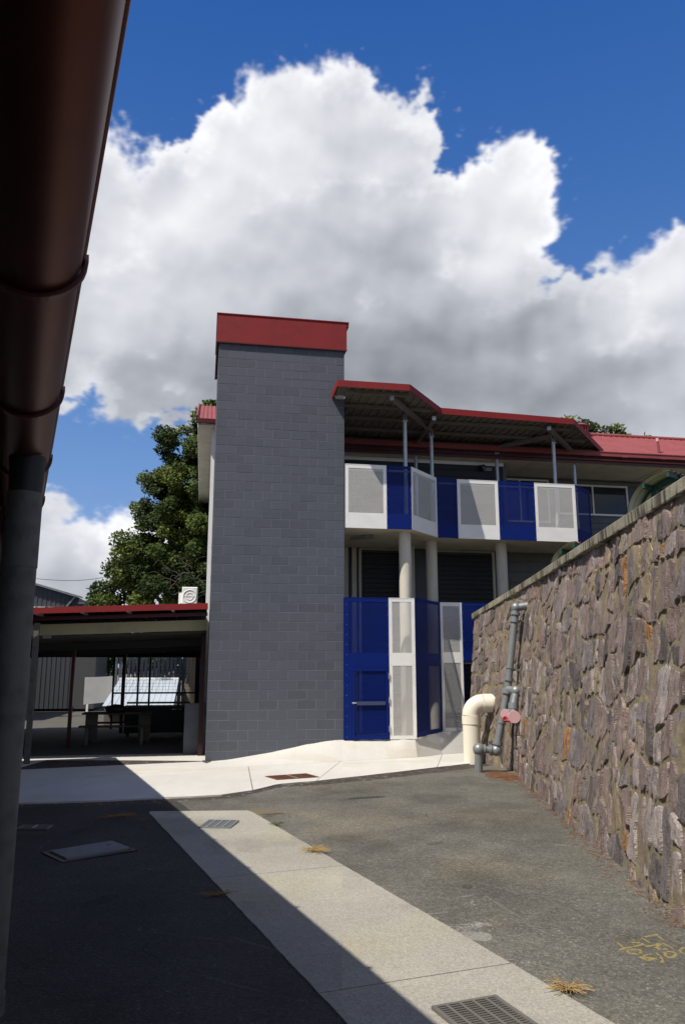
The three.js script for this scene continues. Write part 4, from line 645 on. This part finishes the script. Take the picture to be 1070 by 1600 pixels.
// ---------------------------------------------------------------- pipes at the stone wall
{
  const t = thing('white_pipe', 'fat cream plastic pipe with a bend entering the stone wall', 'pipe', [2.53, gy(-15.9) - .03, -15.95]);
  const r = .168, Rb = .3; part(t, 'riser', rod([0, 0, 0], [0, .86, 0], r, r, 32), M.pvc); part(t, 'socket', rod([0, .84, 0], [0, 1.0, 0], r + .012, r + .012, 32), M.pvc);
  const arc = []; for (let i = 0; i <= 12; i++) { const a = Math.PI - Math.PI / 2 * i / 12; arc.push(V3(Rb * .8 + Math.cos(a) * Rb * .8, 1.0 + Math.sin(a) * Rb * .8, 0)); }
  part(t, 'elbow', new THREE.TubeGeometry(new THREE.CatmullRomCurve3(arc), 28, r + .004, 28), M.pvc); part(t, 'outlet', [rod([Rb * .8, 1.0 + Rb * .8, 0], [.42, 1.0 + Rb * .8, 0], r + .012, r + .012, 32), rod([.42, 1.0 + Rb * .8, 0], [.8, 1.0 + Rb * .8, 0], r, r, 32)], M.pvc);
  t.position.y -= .06;
}
{
  const t = thing('hydrant_pipe', 'grey galvanised hydrant pipework with pink caps on the stone wall', 'hydrant', [0, 0, 0]);
  const G = M.steelGrey, r = .066, top = [3.2, 2.76, -14.55], mid = [2.985, 1.28, -14.55], low = [2.74, .22, -14.55], lf = [2.43, .24, -14.55], dn = [2.41, gy(-14.55) - .04, -14.55];
  part(t, 'riser', [rod(top, mid, r), rod(mid, low, r)], G); part(t, 'lower_run', [rod(low, lf, r * .95)], G); part(t, 'drop', rod(lf, dn, r * 1.08, r * 1.08, 20), G);
  part(t, 'elbow', [new THREE.SphereGeometry(r * 1.5, 20, 14).translate(...low), new THREE.SphereGeometry(r * 1.65, 20, 14).translate(...lf), new THREE.SphereGeometry(r * 1.4, 20, 14).translate(...top), rod(top, [3.5, 2.8, -14.5], r * 1.1)], G);
  const along = (a, b, k) => a.map((q, i) => mix(q, b[i], k)); const col = (a, b, k, w = .05, f = 1.35) => rod(along(a, b, k - w / 2), along(a, b, k + w / 2), r * f, r * f, 20);
  for (const c of [col(top, mid, .08, .03), col(top, mid, .17, .03), col(top, mid, .74, .015, 1.2), col(top, mid, .88, .03), col(mid, low, .03, .08, 1.5), col(mid, low, .55, .02, 1.2), col(mid, low, .88, .06), col(low, lf, .35, .12), col(low, lf, .7, .12)]) part(t, 'coupling', c, G);
  const arm = [3.1, 1.26, -14.38]; part(t, 'branch', [rod(mid, arm, r * 1.1), new THREE.SphereGeometry(r * 1.45, 18, 12).translate(...arm), rod(arm, [3.02, .98, -14.32], r * 1.05), rod([3.03, 1.05, -14.32], [3.02, .95, -14.31], r * 1.4)], G);
  const v = [3.01, .92, -14.3]; part(t, 'valve', [rod(v, [2.87, .87, -14.24], r * .9), rod(v, [2.985, .84, -14.1], r * .9)], G);
  for (const [c, n, q] of [[[2.86, .875, -14.22], [-.35, -.1, 1], .082], [[2.98, .83, -14.06], [-.08, -.08, 1], .105]]) { const d = V3(...n).normalize().multiplyScalar(.035); part(t, 'outlet_cap', rod(c, [c[0] + d.x, c[1] + d.y, c[2] + d.z], q, q, 26), M.pinkCap); }
  part(t, 'hand_wheel', [new THREE.TorusGeometry(.035, .014, 8, 18).translate(2.84, .79, -14.18), new THREE.SphereGeometry(.032, 12, 8).translate(2.9, .76, -14.14)], M.redCap); part(t, 'chain', [rod([2.93, .72, -14.2], [2.92, .5, -14.25], .012), rod([3.05, .7, -14.1], [3.05, .52, -14.12], .01)], M.brass);
  part(t, 'wall_clamp', [bar([3.12, 2.5, -14.55], [3.5, 2.52, -14.55], .02, .03), bar([3.03, 1.62, -14.55], [3.4, 1.64, -14.55], .02, .03), bar([2.86, .72, -14.55], [3.25, .74, -14.55], .02, .03)], M.zinc);
  const c = thing('copper_pipe', 'thin brown copper pipe clipped to the stone wall beside the hydrant', 'pipe'); part(c, 'tube', tube([[3.4, 2.95, -14.1], [3.34, 2.5, -14.1], [3.24, 1.7, -14.1], [3.19, 1.3, -14.1], [3.02, .2, -14.0], [3.0, gy(-14) - .02, -14.0]], .016, 8, 40, .2), M.copper); part(c, 'joint', [rod([3.345, 2.55, -14.1], [3.325, 2.42, -14.1], .03), rod([3.375, 2.8, -14.1], [3.365, 2.72, -14.1], .026)], M.brass);
}
awning('lower curved cream awning with green frame half hidden by the wall coping', 4.85, 3.72, -16.45, .56, 1.6);
awning('larger curved cream awning with green frame above the coping at right', 6.85, 4.86, -16.25, .92, 2.0);
// ---------------------------------------------------------------- trees
function crown(clusters, dens, size, seed, cols) {
  const r = rng(seed), pos = [], col = [], nor = [];
  for (const [x, y, z, R0, ry = 1] of clusters) {
    const sub = Math.max(5, Math.round(R0 * R0 * 9));
    for (let s = 0; s < sub; s++) {
      const a = r() * 6.283, c = r() * 2 - 1, q = Math.cbrt(.25 + .75 * r()) * R0, sx = x + Math.sqrt(1 - c * c) * Math.cos(a) * q, sy = y + c * q * ry, sz = z + Math.sqrt(1 - c * c) * Math.sin(a) * q, sr = .26 + r() * .34, n = Math.round(dens * sr * sr * 10), tone = cols[Math.floor(r() * cols.length)];
      for (let i = 0; i < n; i++) {
        const b = r() * 6.283, e = r() * 2 - 1, w = Math.cbrt(r()) * sr, px = sx + Math.sqrt(1 - e * e) * Math.cos(b) * w, py = sy + e * w * .8, pz = sz + Math.sqrt(1 - e * e) * Math.sin(b) * w;
        const L = size * (.6 + r() * .8), h = r() * 6.283, up = (r() - .35) * 1.3, dx = Math.cos(h) * Math.cos(up), dy = Math.sin(up), dz = Math.sin(h) * Math.cos(up), k = r() * 6.283;
        const d = V3(dx, dy, dz), sd = V3(Math.cos(k), Math.sin(k) * .6, Math.sin(k)).cross(d).normalize().multiplyScalar(L * .3), p0 = V3(px, py, pz), p1 = p0.clone().addScaledVector(d, L * .5), p2 = p0.clone().addScaledVector(d, L);
        pos.push(p0.x, p0.y, p0.z, p1.x + sd.x, p1.y + sd.y, p1.z + sd.z, p2.x, p2.y, p2.z, p0.x, p0.y, p0.z, p2.x, p2.y, p2.z, p1.x - sd.x, p1.y - sd.y, p1.z - sd.z);
        const v = .75 + r() * .5; for (let m = 0; m < 6; m++) col.push(tone[0] * v, tone[1] * v, tone[2] * v);
      }
    }
  }
  const g = new THREE.BufferGeometry(); g.setAttribute('position', new THREE.Float32BufferAttribute(pos, 3)); g.setAttribute('color', new THREE.Float32BufferAttribute(col, 3)); g.computeVertexNormals(); return g;
}
const leafM = new THREE.MeshPhysicalMaterial({ color: C(1, 1, 1), vertexColors: true, roughness: .65, side: THREE.DoubleSide, transmission: .22, thickness: 0, specularIntensity: .3 });
const limb = (pts, r0, r1) => { const c = new THREE.CatmullRomCurve3(pts.map((p) => V3(...p))), g = new THREE.TubeGeometry(c, 16, 1, 8, false), p = g.attributes.position; for (let i = 0; i < p.count; i++) { const k = Math.floor(i / 9) / 16, q = c.getPointAt(Math.min(1, k)), s = mix(r0, r1, k); p.setXYZ(i, q.x + (p.getX(i) - q.x) * s, q.y + (p.getY(i) - q.y) * s, q.z + (p.getZ(i) - q.z) * s); } g.computeVertexNormals(); return g; };
const greens = [[.04, .066, .015], [.06, .096, .019], [.085, .125, .024], [.03, .05, .014], [.12, .155, .03]];
{
  const t = thing('broadleaf_tree', 'tall dense dark green tree rising behind the carport beside the tower', 'tree', [-6.2, -.3, -32.5]);
  const k = (x, y, z, q, ry) => [x + 6.2, y + .3, z, q, ry];
  part(t, 'trunk', [limb([[0, 0, 0], [.1, 2.2, 0], [-.1, 4.6, .1], [.2, 8, 0], [.3, 11, 0]], .32, .07), limb([[0, 3.2, 0], [-1.2, 4.6, .3], [-2.4, 6, .4]], .14, .04), limb([[0, 4.4, 0], [1, 6.4, .2], [1.6, 8, .2]], .14, .04), limb([[.1, 6, 0], [-.9, 7.6, .2], [-1.5, 9.2, .1]], .11, .03)], M.bark);
  part(t, 'crown', crown([k(-5.6, 11.6, 0, 1.1), k(-5.5, 12.3, 0, .6), k(-6.3, 12.1, 0, .5), k(-6.9, 11.0, .1, 1.15), k(-4.6, 11.3, 0, 1.2), k(-7.5, 10.0, .2, .95), k(-6, 9.6, .5, 1.6), k(-4.5, 9.5, .3, 1.5), k(-7.9, 8.6, .2, .85), k(-6.7, 8.2, .6, 1.3), k(-5.2, 7.8, .6, 1.6), k(-7.5, 7.4, .4, 1.0), k(-6.3, 6.6, .7, 1.4), k(-7.6, 6.2, .5, 1.1), k(-8.5, 6.4, .3, .85), k(-9.0, 5.5, .3, .75), k(-8.2, 5.0, .5, 1.0), k(-6.9, 5.0, .7, 1.3), k(-9.3, 4.5, .2, .7), k(-5.2, 5.4, .6, 1.4), k(-9.9, 4.2, 0, .5), k(-8.3, 4.0, .4, 1.0), k(-6.4, 3.6, .5, 1.3), k(-5.6, 8.8, -.3, 1.7), k(-6.2, 7.3, -.3, 1.6), k(-6.2, 5.6, -.3, 1.7), k(-7.4, 4.3, -.2, 1.4), k(-4.6, 6.6, 0, 1.6), k(-4.9, 3.9, .2, 1.5), k(-7.2, 9.3, -.2, 1.0)], 200, .135, 5, greens), leafM);
  const r = rng(8), tw = []; for (let i = 0; i < 16; i++) { let p = [r() * 1.2 - .6, 4.3 + r() * 1.8, 1.55 + r() * .5]; const a = -2.6 + r() * 2.4; const pts = [p]; for (let q = 1; q < 5; q++) pts.push([p[0] + Math.cos(a) * q * .34 + (r() - .5) * .2, p[1] + q * (.12 + .1 * r()) - .02 * q * q, p[2] + .1 * q]); tw.push(limb(pts, .018, .004)); } part(t, 'bare_twigs', tw, std(C(.1, .085, .07), .9));
  const t2 = thing('background_tree', 'leafy tree top peeping over the red roof ridge at right', 'tree', [12.6, -.3, -36]);
  part(t2, 'trunk', limb([[0, 0, 0], [.1, 5, 0], [0, 11, 0]], .3, .06), M.bark); part(t2, 'crown', crown([[-1.4, 12.5, 0, 1.1], [.2, 12.2, 0, 1.1], [-.6, 11.6, 0, 1.5], [1.4, 11.6, 0, .9], [2.9, 11.9, 0, .8], [-2.4, 12.0, 0, .6]], 60, .22, 9, greens), leafM);
  const t3 = thing('green_hedge_tree', 'bright green foliage seen through the back of the carport', 'tree', [-10.6, -.3, -44]);
  part(t3, 'trunk', limb([[0, 0, 0], [0, 1.4, 0], [0, 3, 0]], .2, .08), M.bark); part(t3, 'crown', crown([[-1.6, 2.6, 0, 1.5], [0, 2.9, 0, 1.6], [1.8, 2.8, 0, 1.6], [-3.2, 2.6, 0, 1.4], [3.2, 3, 0, 1.4]], 40, .26, 19, [[.06, .13, .02], [.09, .18, .03], [.04, .09, .015]]), leafM);
}
{ const w = part(scene, 'power_line', tube([[-22, 6.6, -36], [-16, 5.9, -36], [-11, 5.6, -35], [-6.6, 6.9, -33]], .012, 5, 40), M.black); tag(w, 'thin black power line running to the tall tree', 'power line'); }
// ---------------------------------------------------------------- drains, lids, tufts
function quadFrame(a, b) { return Math.atan2(-(b[1] - a[1]), b[0] - a[0]); }     // turn of the edge a -> b (x, z)
function grate(label, cx, cz, turn, W, L, bars, cross, mat, y = .02, pit = .07) {
  const t = thing('drain_grate', label, 'drain grate', [cx, SL * cz + y - .016, cz], turn, 'drain grates in the yard');
  const f = .022;
  part(t, 'frame', [box(W, .02, f, 0, .011, -L / 2 + f / 2), box(W, .02, f, 0, .011, L / 2 - f / 2), box(f, .02, L - 2 * f, -W / 2 + f / 2, .0108, 0), box(f, .02, L - 2 * f, W / 2 - f / 2, .0108, 0)], mat);
  part(t, 'pit', bb(-W / 2 + f, -.002, -L / 2 + f, W / 2 - f, .004, L / 2 - f), M.black);
  for (let i = 0; i < bars; i++) part(t, 'bar', gShare('gb' + W, () => box(W - 2 * f, .012, .008, 0, .012, 0)), mat).position.z = -L / 2 + f + (L - 2 * f) * (i + .5) / bars;
  for (let i = 0; i < cross; i++) part(t, 'cross_bar', gShare('gc' + L, () => box(.014, .006, L - 2 * f, 0, .021, 0)), cross > 3 ? M.zinc : M.galv).position.x = -W / 2 + W * (i + 1) / (cross + 1);
  return t;
}
grate('small blue-grey steel drain grate at the far end of the concrete footpath', -1.40, -9.43, 21.8 * R - 28 * R, .36, .44, 17, 3, M.steelGrey);
grate('dark steel drain grate in the nearest part of the concrete footpath', .72, -4.2, 21.8 * R, .38, .52, 20, 4, M.zinc);
grate('rusty brown drain grate let into the bright concrete apron', -.84, -13.68, 28 * R, .76, .5, 14, 1, M.rust, .028);
grate('narrow dull grate in the shaded asphalt beside the downpipe', -3.42, -9.25, 0, .34, .2, 8, 1, M.zinc, .018);
{
  const t = thing('pit_lid', 'grey concrete pit lid lying proud of the shaded asphalt', 'pit lid', [-2.43, gy(-8.04) + .001, -8.04], 41 * R);
  part(t, 'frame', [bb(-.37, 0, -.26, .37, .012, -.215), bb(-.37, 0, .215, .37, .012, .26), bb(-.37, 0, -.215, -.325, .0118, .215), bb(.325, 0, -.215, .37, .0118, .215)], M.black);
  const l = part(t, 'lid', cbox(.62, .03, .4, .006, 0, .018, 0), std(C(.24, .24, .245), .9, { map: rep(T.mottle, 1.2), ...bumpy(.003, 2) })); l.rotation.z = .012;
  part(l, 'lifting_hole', box(.05, .002, .018, .2, .0345, -.02), M.black);
}
{
  const straw = std(C(.42, .29, .12), .9), straw2 = std(C(.3, .17, .07), .9);
  function tuft(label, x, z, n, rad, h, seed, mat, y = .012) {
    const r = rng(seed), list = [];
    for (let i = 0; i < n; i++) {
      const a = r() * 6.283, q = Math.pow(r(), .7), L = rad * (.4 + r() * .8), hh = h * (1 - q * .8) * (.5 + r() * .7), bx = (r() - .5) * rad * .5, bz = (r() - .5) * rad * .3;
      const p = [[bx, 0, bz], [bx + Math.cos(a) * L * .5, hh, bz + Math.sin(a) * L * .5], [bx + Math.cos(a) * L, hh * .45 + .003, bz + Math.sin(a) * L]];
      list.push(new THREE.TubeGeometry(new THREE.QuadraticBezierCurve3(...p.map((q) => V3(...q))), 4, .0014 + r() * .001, 3, false));
    }
    const m = part(scene, 'dry_grass_tuft', list, mat); m.position.set(x, gy(z) + y, z); tag(m, label, 'grass tuft', 'dry grass tufts in the yard');
  }
  tuft('straw-coloured grass tuft at the middle of the footpath edge in sun', -.27, -8.02, 80, .15, .1, 3, straw);
  tuft('straw-coloured grass tuft on the footpath edge near the bottom drain', 1.2, -4.62, 70, .11, .07, 4, straw);
  tuft('flat brown grass patch in the shaded asphalt before the carport', -2.72, -10.05, 110, .2, .02, 5, straw2, .004);
  tuft('thin brown grass tuft on the shaded left edge of the footpath', -.97, -6.52, 36, .12, .02, 6, straw2);
  tuft('small greenish weed at the far right corner of the footpath', -.74, -9.42, 40, .08, .05, 8, std(C(.12, .15, .04), .9));
  // pine needles swept against the foot of the stone wall
  const r = rng(77), list = [];
  for (let i = 0; i < 700; i++) { const x = 2.72 + (r() + r() - 1) * .32, d = 13.9 + (r() + r() - 1) * .9, a = r() * 6.28, L = .05 + r() * .07; list.push(rod([x, gy(-d) + .006 + r() * .012, -d], [x + Math.cos(a) * L, gy(-d) + .006 + r() * .016, -d + Math.sin(a) * L], .0022, .001, 3)); }
  for (let i = 0; i < 500; i++) { const d = 5 + r() * 9, x = 2.346 + (d - 5.855) * .0787 - .03 - r() * r() * .2, a = r() * 6.28, L = .02 + r() * .05; list.push(rod([x, gy(-d) + .005 + r() * .006, -d], [x + Math.cos(a) * L, gy(-d) + .005 + r() * .01, -d + Math.sin(a) * L], .003, .0015, 3)); }
  const n = part(scene, 'pine_needles', list, std(C(.24, .1, .045), .9), 'stuff'); n.userData.label = 'brown pine needles and leaf litter along the foot of the stone wall'; n.userData.category = 'leaf litter';
}
renderer.render(scene, camera);
